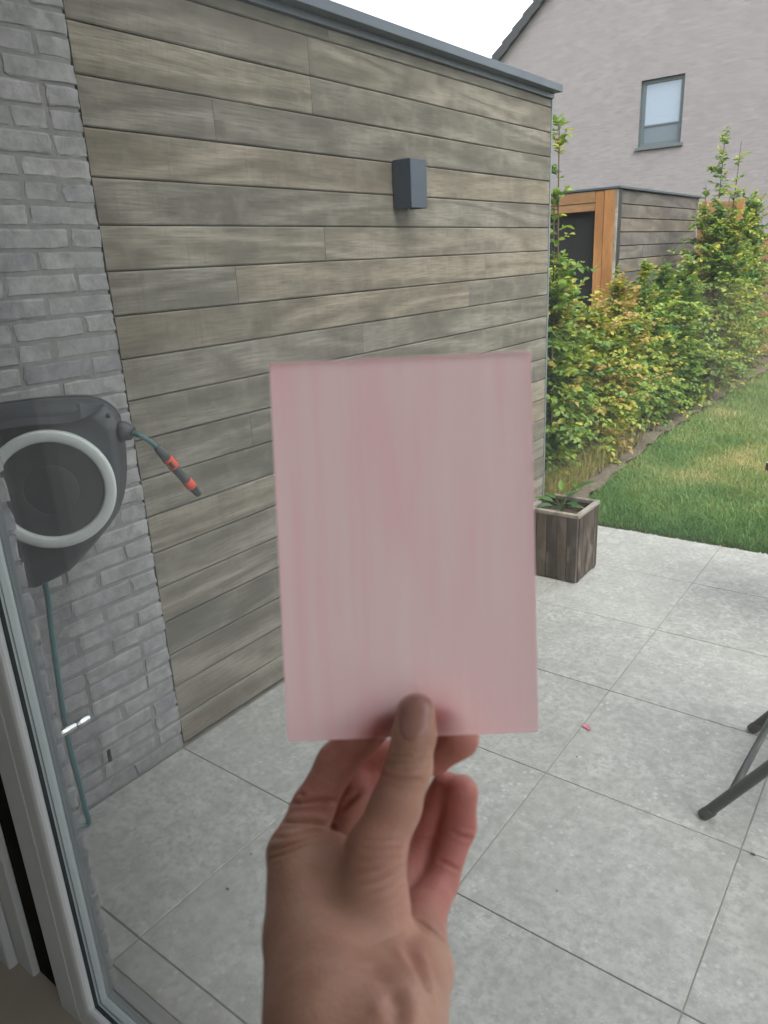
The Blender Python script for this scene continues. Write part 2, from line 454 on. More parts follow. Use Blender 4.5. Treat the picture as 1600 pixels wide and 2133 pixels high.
# neighbour's brick gable
m = Mat('pale_gable_brick', 0.85, 0.2)
v = m.coord((1, 1, 1))
bt = m.n('TexBrick')
sw = m.n('SeparateXYZ'); cb = m.n('CombineXYZ')
m.l(v, sw.inputs[0]); m.l(sw.outputs['X'], cb.inputs['X']); m.l(sw.outputs['Z'], cb.inputs['Y'])
m.l(cb.outputs[0], bt.inputs['Vector'])
bt.inputs['Scale'].default_value = 1.0
bt.inputs['Brick Width'].default_value = 0.22
bt.inputs['Row Height'].default_value = 0.065
bt.inputs['Mortar Size'].default_value = 0.006
bt.inputs['Color1'].default_value = (0.211, 0.194, 0.202, 1)
bt.inputs['Color2'].default_value = (0.248, 0.229, 0.238, 1)
bt.inputs['Mortar'].default_value = (0.215, 0.200, 0.209, 1)
bt.inputs['Bias'].default_value = -0.1
c = m.mix(m.ramp(m.noise(v, 1.2, 5), [(0.35, 0.0), (0.7, 0.35)]), bt.outputs['Color'], (0.252, 0.234, 0.244, 1))
sv = m.coord((4.5, 4.5, 34))
c = m.mix(m.ramp(m.noise(sv, 1.0, 4), [(0.46, 0.0), (0.64, 0.75)]), c, (0.181, 0.165, 0.173, 1))
m.color(c)
m.bump(bt.outputs['Fac'], -0.3, 0.008)
M['gable'] = m.m
m = Mat('sky_tinted_glass', 0.06, 0.9)
m.color((0.20, 0.25, 0.33, 1))  # bluish base colour stands in for the sky reflected in the pane
M['far_glass'] = m.m

# card: translucent pink sheet with soft lengthwise streaks; a diffusing front skin on a clear body
m = Mat('pink_translucent_sheet', 0.5, 0.3)
v = m.coord((85, 1.0, 8.0))
a = m.noise(v, 1.0, 3, 0.5)
b = m.noise(m.coord((210, 1.0, 14.0)), 1.0, 3, 0.5)
g = m.noise(m.coord((34, 1.0, 7.0)), 1.0, 2, 0.5)
f = m.math('ADD', m.math('MULTIPLY', a, 0.5), m.math('ADD', m.math('MULTIPLY', b, 0.2), m.math('MULTIPLY', g, 0.3)))
c = m.ramp(f, [(0.36, (0.99, 0.63, 0.67, 1)), (0.5, (0.99, 0.70, 0.73, 1)), (0.64, (0.985, 0.755, 0.77, 1))])
m.color(c)
tr = m.n('BsdfTranslucent'); m.l(c, tr.inputs['Color'])
ms = m.n('MixShader'); ms.inputs[0].default_value = 0.95
m.l(m.b.outputs[0], ms.inputs[1]); m.l(tr.outputs[0], ms.inputs[2]); m.l(ms.outputs[0], m.out.inputs[0])
M['card'] = m.m
m = Mat('clear_pink_body', 0.3, 0.3)
m.color((0.75, 0.55, 0.56, 1))
tr = m.n('BsdfTransparent'); tr.inputs['Color'].default_value = (1.0, 0.985, 0.985, 1)
ms = m.n('MixShader'); ms.inputs[0].default_value = 0.985
m.l(m.b.outputs[0], ms.inputs[1]); m.l(tr.outputs[0], ms.inputs[2]); m.l(ms.outputs[0], m.out.inputs[0])
M['card_body'] = m.m
m = Mat('painted_lit_edge', 0.4, 0.4)  # whitened edge colour imitates the sheet's rim catching window light
m.color((0.95, 0.90, 0.905, 1))
tr = m.n('BsdfTranslucent'); tr.inputs['Color'].default_value = (1.0, 0.965, 0.97, 1)
ms = m.n('MixShader'); ms.inputs[0].default_value = 0.9
m.l(m.b.outputs[0], ms.inputs[1]); m.l(tr.outputs[0], ms.inputs[2]); m.l(ms.outputs[0], m.out.inputs[0])
M['card_edge'] = m.m

# skin
m = Mat('skin', 0.5, 0.35)
v = m.coord()
a = m.noise(v, 45.0, 4, 0.6)
c = m.ramp(a, [(0.3, (0.40, 0.215, 0.16, 1)), (0.7, (0.52, 0.305, 0.235, 1))])
c = m.mix(m.ramp(m.noise(v, 18.0, 3), [(0.5, 0.0), (0.72, 0.4)]), c, (0.43, 0.165, 0.135, 1))
c = m.mix(m.math('MULTIPLY', m.attr('flush', 'Fac'), 0.75), c, (0.44, 0.135, 0.125, 1))
m.color(c)
m.b.inputs['Subsurface Weight'].default_value = 0.35
m.b.inputs['Subsurface Radius'].default_value = (1.0, 0.32, 0.18)
m.b.inputs['Subsurface Scale'].default_value = 0.003
sk = m.math('ADD', m.math('MULTIPLY', m.voro(v, 700.0), 0.6), m.noise(m.coord((300, 300, 900)), 1.0, 3))
m.bump(sk, 0.4, 0.0007)
M['skin'] = m.m
m = Mat('nail', 0.2, 0.7)
v = m.coord()
m.color(m.ramp(m.noise(v, 90.0, 3), [(0.3, (0.34, 0.165, 0.14, 1)), (0.7, (0.42, 0.22, 0.19, 1))]))
M['nail'] = m.m

# ================================================================== setting
def struct(name, mb, mat, smooth=None):
    o = mb.build(name, mat, None, None, smooth)
    o['kind'] = 'structure'
    return o

XW = -2.027          # outer face of the brick wall and the cladding
YB, YE = 1.346, 4.430  # cladding runs between these
struct('ground', MB().box(-120, 120, -120, 120, -0.30, -0.12), M['lawn'])
# lawn sheet, gently uneven
def sheet(name, x0, x1, y0, y1, nx, ny, z, amp, mat, seed=0, fn=None):
    rng = np.random.default_rng(seed)
    mb = MB(); vs = []; fs = []
    for j in range(ny + 1):
        for i in range(nx + 1):
            x = x0 + (x1 - x0) * i / nx; y = y0 + (y1 - y0) * j / ny
            if fn: x = fn(x, y, i, nx)
            vs.append((x, y, z + amp * rng.normal()))
    for j in range(ny):
        for i in range(nx):
            a = j * (nx + 1) + i
            fs.append((a, a + 1, a + nx + 2, a + nx + 1))
    mb.add(vs, fs, True)
    return struct(name, mb, mat)
def lawn_edge(y):
    return -1.90 - 0.10 * math.exp(-((y - 7.8) / 2.0) ** 2) + 0.018 * math.sin(y * 1.7) + 0.010 * math.sin(y * 5.1 + 1)
sheet('lawn', 0, 1, 4.345, 16.0, 26, 60, -0.012, 0.003, M['lawn'], 1, lambda x, y, i, n: lawn_edge(y) + (i / n) * (9 - lawn_edge(y)))
sheet('soil_bed', 0, 1, 4.43, 15.9, 14, 70, 0.005, 0.010, M['soil'], 2, lambda x, y, i, n: lawn_edge(y) - 0.09 - (1 - i / n) * 2.2)
sheet('bare_earth_edge', 0, 1, 4.42, 15.9, 3, 90, 0.004, 0.006, M['earth'], 3, lambda x, y, i, n: lawn_edge(y) - 0.10 + (i / n) * 0.12 + 0.016 * math.sin(y * 13 + i) + 0.012 * math.sin(y * 29 + 2 * i))
# patio: bed of joint sand with each slab a piece of its own
patio = struct('patio', MB().box(-2.06, 5.3, 0.60, 4.312, -0.11, -0.0045), M['joint_dark'])
for _i in range(-2, 9):
    MB().box(-0.243 + 0.612 * _i - .0012, -0.243 + 0.612 * _i + .0012, 0.66, 4.31, -.03, -.0010).build('sand_joint', M['joint'], patio)
rng = random.Random(4)
PX, PY = 0.612, 0.594
def slab_mesh(w, d):
    return MB().box(-w / 2, w / 2, -d / 2, d / 2, -0.04, 0.0, 0.0015).mesh('slab', M['stone'])
full = slab_mesh(PX - 0.0032, PY - 0.0032)
row0 = slab_mesh(PX - 0.0045, 0.748 - 0.66 - 0.004)
for j in range(7):
    y0 = 0.154 + PY * j; y1 = y0 + PY
    for i in range(-3, 9):
        x0 = -0.243 + PX * i; x1 = x0 + PX
        lift = rng.uniform(-0.0007, 0.0007)
        if j == 0:
            me = row0; yc = (0.66 + 0.748) / 2
        else:
            me = full; yc = (y0 + y1) / 2
        if i == -3:
            lo = XW + 0.002
            me = MB().box(-(x1 - lo) / 2 + 0.002, (x1 - lo) / 2 - 0.002, -(PY - .0032) / 2 if j else -0.042, (PY - .0032) / 2 if j else 0.042, -0.04, 0, 0.0022).mesh('slab', M['stone'])
            xc = (lo + x1) / 2
        else:
            xc = (x0 + x1) / 2
        o = link('slab', me, None, patio, (xc, yc, lift))
        o.rotation_euler = (rng.uniform(-.0006, .0006), rng.uniform(-.0006, .0006), 0)
# dark edging strip between patio and lawn, with stray pebbles
struct('edging', MB().box(-2.0, 5.3, 4.314, 4.342, -0.10, -0.012), M['edging'])

# ------------------------------------------------------------------ the room we stand in
struct('interior_floor', MB().box(-3.4, 2.9, -4.2, 0.60, -0.16, -0.07), M['floor_in'])
struct('ceiling', MB().box(-2.3, 2.9, -4.2, 0.56, 2.46, 2.52), M['ceiling'])
struct('side_wall', MB().box(-2.30, -2.25, -4.2, 0.498, -0.16, 2.46), M['paint'])
struct('far_side_wall', MB().box(2.9, 2.95, -4.2, -2.2, -0.16, 2.46).box(2.9, 2.95, 0.3, 0.5, -0.16, 2.46).box(2.9, 2.95, -2.2, 0.3, 2.35, 2.46).box(2.9, 2.95, -2.2, 0.3, -0.16, 0.95), M['paint'])
struct('rear_wall', MB().box(-2.3, 2.95, -4.25, -4.2, -0.16, 2.46), M['paint'])

# own house: front wall round the glazing, roof slab
def thing(name, label, cat, loc=(0, 0, 0), group=None): return empty(name, loc, label, cat, group)
house = thing('brick_house', 'grey brick house front whose narrow window reveal runs along the left edge', 'house', (-1.6, 0.58, 0))
core = MB().box(-3.45, -1.424, 0.580, 0.598, -0.1, 2.40).box(2.825, 3.45, 0.500, 0.62, -0.1, 2.40)
core.box(-3.45, 2.95, 0.500, 0.622, 2.40, 2.75)
core.build('wall_core', M['mortar'], house)
MB().box(-3.45, 2.95, -4.25, 0.622, 2.76, 5.60).build('upper_shade_block', M['mortar'], house)  # unseen block, added to shade the patio corner near the house
MB().box(-3.6, 3.1, -4.4, 0.75, 5.605, 5.75).build('roof', M['roof_membrane'], house)
# rough bricks: shared meshes
def brick_mesh(L, Hh, D, seed, ends=True):
    """front faces +X; grid front with a rolled, chipped edge"""
    r = random.Random(seed)
    nx, nz = 6, 3
    ys = [-L / 2, -L / 2 + .0045] + [(-L / 2) + L * k / 5 for k in (1.2, 2.2, 3.2)] + [L / 2 - .0045, L / 2]
    zs = [-Hh / 2, -Hh / 2 + .0045, 0.0, Hh / 2 - .0045, Hh / 2]
    vs = []; idx = {}
    for j, z in enumerate(zs):
        for i, y in enumerate(ys):
            edge = i in (0, len(ys) - 1) or j in (0, len(zs) - 1)
            x = -0.0026 + r.uniform(-.0016, .0014) if edge else r.uniform(-.0006, .0006)
            idx[(i, j)] = len(vs)
            vs.append((x, y + (r.uniform(-.0035, .0035) if edge else r.uniform(-.004, .004)), z + (r.uniform(-.003, .003) if edge else r.uniform(-.002, .002))))
    fs = []
    for j in range(len(zs) - 1):
        for i in range(len(ys) - 1):
            fs.append((idx[(i, j)], idx[(i + 1, j)], idx[(i + 1, j + 1)], idx[(i, j + 1)]))
    ring = [idx[(i, 0)] for i in range(len(ys))] + [idx[(len(ys) - 1, j)] for j in range(1, len(zs))] + [idx[(i, len(zs) - 1)] for i in range(len(ys) - 2, -1, -1)] + [idx[(0, j)] for j in range(len(zs) - 2, 0, -1)]
    b = len(vs)
    for k in ring:
        vs.append((-D, vs[k][1], vs[k][2]))
    n = len(ring)
    for k in range(n):
        fs.append((ring[k], b + k, b + (k + 1) % n, ring[(k + 1) % n]))
    mb = MB(); mb.add(vs, fs, False)
    return mb.mesh('brick', M['brick'])
# the sliver of reveal brick past the frame: course by course
rb = random.Random(9)
revs = [brick_mesh(0.050, 0.050, 0.03, 100 + k) for k in range(8)]
for k in range(40):
    o = link('brick', revs[rb.randrange(8)], None, house, (-1.398 + rb.uniform(-.002, .002), 0.6125 + rb.uniform(-.003, .003), 0.028 + k * 0.060))
MB().box(-1.424, -1.402, 0.58, 0.633, -0.1, 2.40).build('mortar', M['mortar'], house)
for k in range(12):      # outer face of the same pier
    pass

# ------------------------------------------------------------------ brick wall on the left
bw = thing('brick_wall', 'rough grey reclaimed brick wall carrying the hose reel, left of the wood cladding', 'wall', (-2.1, 1.0, 0))
MB().box(-2.24, -2.0305, 0.10, 1.345, -0.1, 2.56).build('mortar', M['mortar'], bw)
stre = [brick_mesh(0.202, 0.050, 0.05, 200 + k) for k in range(8)]
head = [brick_mesh(0.096, 0.050, 0.05, 300 + k) for k in range(6)]
rb = random.Random(21)
for k in range(42):
    z = 0.030 + 0.0600 * k
    y = YB + 0.0035
    first = True
    odd = k % 2
    while y > 0.62:
        if first and odd: L = 0.096
        elif rb.random() < 0.16: L = 0.096
        else: L = 0.202
        me = (head[rb.randrange(6)] if L < .15 else stre[rb.randrange(8)])
        o = link('brick', me, None, bw, (XW + rb.uniform(-.003, .0015), y - L / 2 + rb.uniform(-.003, .002), z + rb.uniform(-.002, .002)))
        o.rotation_euler = (rb.uniform(-.012, .012) + (math.pi if rb.random() < .5 else 0), 0, rb.uniform(-.008, .008))
        y -= L + 0.0125
        first = False
MB().box(XW - 0.003, XW + 0.0012, 1.055, 1.067, 0.122, 0.168).build('weep_hole', M['dark_gap'], bw)

# ------------------------------------------------------------------ wood clad annex
an = thing('wood_clad_annex', 'flat roofed annex clad in weathered grey horizontal boards', 'building', (-3.0, 3.0, 0))
MB().box(-5.6, XW - 0.024, YB + 0.003, YE - 0.012, -0.1, 2.50).build('backing', M['dark_gap'], an)
MB().box(-5.7, XW + 0.05, 0.2, YE - 0.02, 2.535, 2.56).build('roof', M['roof_membrane'], an)
# coping: folded aluminium edge with a drip
cp = MB().box(XW - 0.03, XW + 0.060, 0.3, YE + 0.006, 2.5265, 2.566, 0.002)
cp.box(-5.7, XW - 0.032, YE - 0.05, YE + 0.006, 2.5265, 2.566, 0.002)
cp.build('coping', M['coping'], an)
MB().box(XW - 0.020, XW + 0.012, 0.3, YE + 0.001, 2.500, 2.5255, 0.001).build('coping_flange', M['coping'], an)
MB().box(XW - 0.03, XW + 0.004, YE - 0.011, YE + 0.005, -0.02, 2.499, 0.001).build('corner_trim', M['trim'], an)
butts = {4: [2.327], 3: [2.327], 2: [1.836], 0: [], -1: [2.346], -2: [1.858, 3.638], -4: [2.552], -6: [1.851], }
rp = random.Random(5)
PZ = 0.1297
for k in range(-14, 6):
    z0 = 1.806 + PZ * k; z1 = z0 + PZ
    if z0 < 0: z0 = 0.012
    z1 = min(z1, 2.499)
    if k in butts: cuts = list(butts[k])
    else:
        cuts = [rp.uniform(1.9, 2.6)] if rp.random() < .6 else [rp.uniform(2.6, 3.9)]
        if rp.random() < .35: cuts = []
    ed = [YB + 0.0045] + cuts + [YE - 0.012]
    for a, b in zip(ed[:-1], ed[1:]):
        hh = (z1 - z0) / 2 - 0.0019
        L = b - a - 0.0012
        # board with a rounded upper and lower arris and a slight cup
        prof = [(-.021, -hh), (-.003, -hh), (0.0, -hh + .004), (rp.uniform(.0002, .001), 0), (0.0, hh - .004), (-.003, hh), (-.021, hh)]
        vs = []; fs = []
        ns = 5
        bow = [rp.uniform(-.0006, .0006) for _ in range(ns + 1)]
        for s_ in range(ns + 1):
            yy = -L / 2 + L * s_ / ns
            vs += [(x + (bow[s_] if x > -.02 else 0), yy, zz + bow[s_] * .8) for x, zz in prof]
        n = len(prof)
        for s_ in range(ns):
            for q in range(n):
                q2 = (q + 1) % n
                fs.append((s_ * n + q, s_ * n + q2, (s_ + 1) * n + q2, (s_ + 1) * n + q)[::-1])
        fs.append(tuple(range(n))); fs.append(tuple(ns * n + q for q in range(n))[::-1])
        mb = MB(); mb.add(vs, fs)
        o = mb.build('plank', M['plank'], an, (XW + rp.uniform(-.0012, .0006), (a + b) / 2, (z0 + z1) / 2))

# ------------------------------------------------------------------ wall lamp
lp = thing('wall_lamp', 'dark blue grey box lamp fixed high on the wood cladding', 'lamp', (-1.97, 2.88, 1.97))
LX0, LX1, LY0, LY1, LZ0, LZ1 = XW + .002, XW + 0.100, 2.815, 2.940, 1.878, 2.073
lb = MB().box(LX0 + .006, LX1, LY0, LY0 + .004, LZ0, LZ1, .0012).box(LX0 + .006, LX1, LY1 - .004, LY1, LZ0, LZ1, .0012)
lb.box(LX1 - .004, LX1 + .0006, LY0 + .0005, LY1 - .0005, LZ0 + .0004, LZ1 - .0004, .0012)
lb.build('housing', M['lamp'], lp)
MB().box(LX0, LX0 + .006, LY0 + .004, LY1 - .004, LZ0 + .004, LZ1 - .004).build('back_plate', M['black'], lp)
MB().box(LX0 + .006, LX1 - .004, LY0 + .004, LY1 - .004, LZ0 + .03, LZ0 + .034).build('lower_lens', M['grey_plastic'], lp)
MB().box(LX0 + .006, LX1 - .004, LY0 + .004, LY1 - .004, LZ1 - .014, LZ1 - .010).build('upper_lens', M['grey_plastic'], lp)

# ------------------------------------------------------------------ glazed door: sash, panes, jamb
gd = thing('glazed_door', 'pale aluminium framed glass door we look out through', 'door', (-1.4, 0.56, 0))
GX0, GX1, GZ0, GZ1 = -1.385, 2.78, 0.006, 2.33
def sweep_piece(name, prof, side, mat, parent, smooth=False):
    """prof: list of (offset outward from the opening, y); one mitred member"""
    c = {'left': (('x0', 'z0'), ('x0', 'z1')), 'bottom': (('x1', 'z0'), ('x0', 'z0')), 'right': (('x1', 'z1'), ('x1', 'z0')), 'top': (('x0', 'z1'), ('x1', 'z1'))}[side]
    vs = []
    for cx_, cz_ in c:
        for o_, y in prof:
            vs.append((GX0 - o_ if cx_ == 'x0' else GX1 + o_, y, GZ0 - o_ if cz_ == 'z0' else GZ1 + o_))
    n = len(prof)
    fs = [(q, (q + 1) % n, n + (q + 1) % n, n + q) for q in range(n)]
    fs += [tuple(range(n))[::-1], tuple(n + q for q in range(n))]
    mb = MB(); mb.add(vs, fs, smooth)
    return mb.build(name, mat, parent)
P_in = [(0.0015, .5655), (.0020, .557), (.0045, .5515), (.009, .5485), (.016, .547), (.054, .5465), (.0555, .5455), (.057, .545), (.140, .545), (.1415, .5465), (.1415, .5655)]
P_gk = [(-.001, .5735), (-.001, .566), (.0015, .566), (.03, .566), (.03, .5735)]
P_sp = [(-.0005, .5985), (-.0005, .5925), (-.0035, .592), (-.0035, .5795), (-.0005, .579), (-.0005, .574), (.03, .574), (.03, .5985)]
P_og = [(-.0015, .6025), (-.0015, .599), (.03, .599), (.03, .6025)]
P_out = [(.0, .603), (-.0005, .612), (.002, .6165), (.011, .6165), (.011, .6195), (.0385, .6195), (.0385, .603)]
for side, nm in (('left', 'stile'), ('bottom', 'rail'), ('right', 'stile'), ('top', 'rail')):
    st = sweep_piece(nm, P_in, side, M['frame'], gd)
    sweep_piece('gasket', P_gk, side, M['gasket'], st)
    sweep_piece('spacer', P_sp, side, M['spacer'], st)
    sweep_piece('outer_gasket', P_og, side, M['gasket'], st)
    sweep_piece('outer_frame', P_out, side, M['frame_out'], st)
for y in (.5745, .5935):
    MB().box(GX0 + .004, GX1 - .004, y, y + .004, GZ0 + .004, GZ1 - .004).build('pane', M['glass'] if y < .58 else M['glass_haze'], gd)
# jamb beside the door: pale strip and a dark recess
jm = thing('door_jamb', 'pale profiled jamb strip left of the dark gap beside the glass door', 'jamb', (-1.7, .5, 0))
MB().box(-1.70, -1.529, .5655, .575, -.15, 2.40).build('recess', M['dark_gap'], jm)
js = MB().box(-1.80, -1.660, .5460, .5650, -.15, 2.40, .0015)
js.build('strip', M['frame'], jm)
MB().box(-1.86, -1.735, .520, .5450, -.15, 2.40, .003).build('cover_strip', M['frame'], jm)
MB().box(-2.2, -1.862, .505, .5350, -.15, 2.40, .003).build('lining', M['cream'], jm)
# stone threshold outside
struct('threshold', MB().box(-1.400, 2.82, .6205, .658, -.06, .003, .002), M['sill_stone'])

# ================================================================== neighbour's house far behind
nh = thing('neighbour_house', 'tall pale brick gable of the house beyond the hedge', 'house', (-4.5, 16, 0))
YH = 16.0
rid = (-4.4, 6.503 + 0.864 * (7.636 - 4.4))
def roofz(x): return rid[1] - 0.864 * abs(x - rid[0])
gw = MB()
wx0, wx1, wz0, wz1 = -5.470, -4.655, 3.535, 4.712     # window hole
xl, xr = -9.6, 0.8
def wallbit(pts):
    n = len(pts)
    vs = [(x, YH, z) for x, z in pts] + [(x, YH + .3, z) for x, z in pts]
    fs = [tuple(range(n)), tuple(range(2 * n - 1, n - 1, -1))] + [(k, n + k, n + (k + 1) % n, (k + 1) % n)[::-1] for k in range(n)]
    gw.add(vs, fs)
dz = -0.10
wallbit([(xl, -.1), (wx0, -.1), (wx0, roofz(wx0) + dz), (xl, roofz(xl) + dz)])
wallbit([(wx1, -.1), (xr, -.1), (xr, roofz(xr) + dz), (rid[0], rid[1] + dz), (wx1, roofz(wx1) + dz)])
wallbit([(wx0, -.1), (wx1, -.1), (wx1, wz0), (wx0, wz0)])
wallbit([(wx0, wz1), (wx1, wz1), (wx1, roofz(wx1) + dz), (wx0, roofz(wx0) + dz)])
gw.build('wall', M['gable'], nh)
MB().box(xl, xr, YH + 6.0, YH + 6.3, -.1, roofz(xl)).build('rear_wall', M['gable'], nh)
sl = MB()
for sgn, xe in ((-1, xl - .3), (1, xr + .3)):
    a = (rid[0], rid[1]); b = (xe, roofz(xe))
    vs = [(a[0], YH - .03, a[1] - .02), (b[0], YH - .03, b[1] - .02), (b[0], YH - .03, b[1] - .14), (a[0], YH - .03, a[1] - .16),
          (a[0], YH + 6.5, a[1] - .02), (b[0], YH + 6.5, b[1] - .02), (b[0], YH + 6.5, b[1] - .14), (a[0], YH + 6.5, a[1] - .16)]
    sl.add(vs, [(0, 1, 2, 3), (7, 6, 5, 4), (0, 4, 5, 1), (1, 5, 6, 2), (2, 6, 7, 3), (3, 7, 4, 0)])
sl.build('roof', M['tile'], nh)
tile = MB().box(-.19, .19, -.10, .22, -.012, .014, .004).box(-.19, .19, -.112, -.098, -.16, .012, .003).mesh('verge_tile', M['tile'])
ang = math.atan(0.864)
for sgn in (-1, 1):
    k = 0
    while True:
        d = 0.16 + k * 0.31
        x = rid[0] + sgn * d * math.cos(ang)
        if x < xl - .3 or x > xr + .3: break
        o = link('verge_tile', tile, None, nh, (x, YH - .03, roofz(x) + .03))
        o.rotation_euler = (0, sgn * ang - sgn * 0.10, 0)
        k += 1
wf = MB()
fw = .075
wf.box(wx0 + .004, wx0 + fw, YH + .06, YH + .13, wz0 + .004, wz1 - .004).box(wx1 - fw, wx1 - .004, YH + .06, YH + .13, wz0 + .004, wz1 - .004)
wf.box(wx0 + fw, wx1 - fw, YH + .06, YH + .13, wz1 - fw * .9, wz1 - .004).box(wx0 + fw, wx1 - fw, YH + .06, YH + .13, wz0 + .004, wz0 + fw)
win = wf.build('window', M['win_frame'], nh)
zt = 3.93
MB().box(wx0 + fw, wx1 - fw, YH + .085, YH + .095, zt, wz1 - fw * .9).build('pane', M['far_glass'], win)
MB().box(wx0 + fw, wx1 - fw, YH + .085, YH + .10, wz0 + fw, zt - .03).build('lower_panel', M['blind'], win)
MB().box(wx0 + fw, wx1 - fw, YH + .07, YH + .11, zt - .03, zt).build('glazing_bar', M['win_frame'], win)
MB().box(wx0 - .05, wx1 + .05, YH - .05, YH + .12, wz0 - .055, wz0 + .002, .004).build('sill', M['win_frame'], win)
for a, b in ((wx0, wx0 + .003), (wx1 - .003, wx1)):
    MB().box(a, b, YH - .004, YH + .06, wz0 + .004, wz1 - .004).build('reveal_trim', M['win_frame'], win)
MB().box(wx0, wx1, YH - .004, YH + .06, wz1 - .003, wz1).build('reveal_trim', M['win_frame'], win)

# neighbour's shed: oiled timber frame, dark infill, weathered board side
sh = thing('garden_shed', 'flat roofed garden shed with orange timber door frame behind the hedge', 'shed', (-3.6, 8.6, 0))
SX, SY0, SY1, SZ = -2.66, 7.30, 10.09, 2.20
MB().box(-4.8, SX - .03, SY0 + .12, SY1 - .01, -.1, SZ - .05).build('core', M['dark_gap'], sh)
MB().box(SX - .125, SX - .024, SY0 - .004, SY0 + .10, -.1, SZ - .004, .003).build('post', M['orange_wood'], sh)
MB().box(SX - .215, SX - .128, SY0 + .002, SY0 + .10, -.1, SZ - .006, .003).build('door_post', M['orange_wood'], sh)
MB().box(-4.8, SX - .218, SY0, SY0 + .10, 2.095, SZ - .005, .003).build('lintel', M['orange_board'], sh)
MB().box(-4.8, SX - .218, SY0 + .006, SY0 + .10, 2.02, 2.092, .003).build('lintel', M['orange_board'], sh)
MB().box(-4.8, SX - .218, SY0 + .07, SY0 + .10, -.1, 2.018).build('door_panel', M['dark_panel'], sh)
MB().box(SX - .023, SX + .004, SY0 + .000, SY0 + .016, -.1, SZ - .003, .002).build('corner_strip', M['rim'], sh)
MB().box(SX - .023, SX + .002, SY0 + .018, SY0 + .12, -.1, SZ - .004).build('corner_seal', M['black'], sh)
MB().box(-4.85, SX + .03, SY0 - .012, SY1 + .01, SZ, SZ + .022, .003).build('roof_edge', M['coping'], sh)
MB().box(SX - .02, SX + .012, SY1 - .06, SY1, -.1, SZ - .003, .003).build('end_strip', M['rim'], sh)
rp = random.Random(8)
z = SZ - .004
pm = {}
while z > 0:
    hgt = .126
    cut = rp.uniform(SY0 + .7, SY1 - .7)
    ed = [SY0 + .122, cut, SY1 - .062] if rp.random() < .6 else [SY0 + .122, SY1 - .062]
    for a, b in zip(ed[:-1], ed[1:]):
        L = b - a - .002
        MB().box(-.02, 0, -L / 2, L / 2, -(hgt - .008) / 2, (hgt - .008) / 2, .003).build('plank', M['plank_far'], sh, (SX + rp.uniform(-.003, .001), (a + b) / 2, z - hgt / 2))
    z -= hgt

# timber fence right of the shed, and a lower run beyond
def fence(name, label, x0, x1, y, top, rows, mat, seed):
    t = thing(name, label, 'fence', ((x0 + x1) / 2, y, 0))
    r = random.Random(seed)
    z = top
    bh = .145
    for k in range(rows):
        MB().box(-(x1 - x0) / 2, (x1 - x0) / 2, -.012, .012, -bh / 2 + .004, bh / 2 - .004, .003).build('board', mat, t, ((x0 + x1) / 2, y + r.uniform(-.003, .003), z - bh / 2))
        z -= bh
    for x in ([x0 + .04, x1 - .04]):
        MB().box(x - .04, x + .04, y - .075, y - .014, -.1, top + .01, .004).build('post', M['orange_wood'], t)
    return t
fence('timber_fence', 'short panel of brown boards joining the far end of the shed', -2.64, -2.15, 10.14, 2.15, 14, M['orange_board'], 3)
fence('timber_fence', 'lower brown board fence at the far right behind the hedge', -2.6, 0.2, 12.4, 1.78, 12, M['orange_board'], 4)

# ================================================================== planting
def add_mesh(name, V, F, tone, mat, parent=None, kind=None, quads=True):
    me = bpy.data.meshes.new(name)
    V = np.asarray(V, np.float32); F = np.asarray(F, np.int32)
    me.vertices.add(len(V)); me.vertices.foreach_set('co', V.ravel())
    k = F.shape[1]
    me.loops.add(F.size); me.loops.foreach_set('vertex_index', F.ravel())
    me.polygons.add(len(F)); me.polygons.foreach_set('loop_start', np.arange(0, F.size, k, dtype=np.int32))
    me.update(calc_edges=True)
    at = me.attributes.new('tone', 'FLOAT_COLOR', 'POINT')
    at.data.foreach_set('color', np.concatenate([tone, np.ones((len(tone), 1))], 1).astype(np.float32).ravel())
    me.materials.append(mat)
    o = link(name, me, None, parent)
    if kind: o['kind'] = kind
    return o

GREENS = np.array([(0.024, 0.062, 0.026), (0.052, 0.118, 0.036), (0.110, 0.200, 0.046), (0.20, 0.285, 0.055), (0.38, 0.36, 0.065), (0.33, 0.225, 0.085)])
def norm(a): return a / np.maximum(np.linalg.norm(a, axis=-1, keepdims=True), 1e-9)
def leaves(B, Dr, Nr, L, Wd, fold=0.25):
    """B base, Dr direction, Nr normal; returns verts and quads: two halves folded on the midrib"""
    sd_ = norm(np.cross(Dr, Nr)); n = norm(np.cross(sd_, Dr))
    L = L[:, None]; Wd = Wd[:, None]
    up = n * Wd * fold
    v = np.stack([B, B + Dr * L * .32 + sd_ * Wd * .5 + up, B + Dr * L * .68 + sd_ * Wd * .42 + up * .8 - n * L * .03, B + Dr * L - n * L * .10,
                  B + Dr * L * .68 - sd_ * Wd * .42 + up * .8 - n * L * .03, B + Dr * L * .32 - sd_ * Wd * .5 + up], 1)
    N = len(B)
    i = np.arange(N)[:, None] * 6
    q = np.concatenate([i + np.array([[0, 1, 2, 3]]), i + np.array([[0, 3, 4, 5]])], 0)
    return v.reshape(-1, 3), q

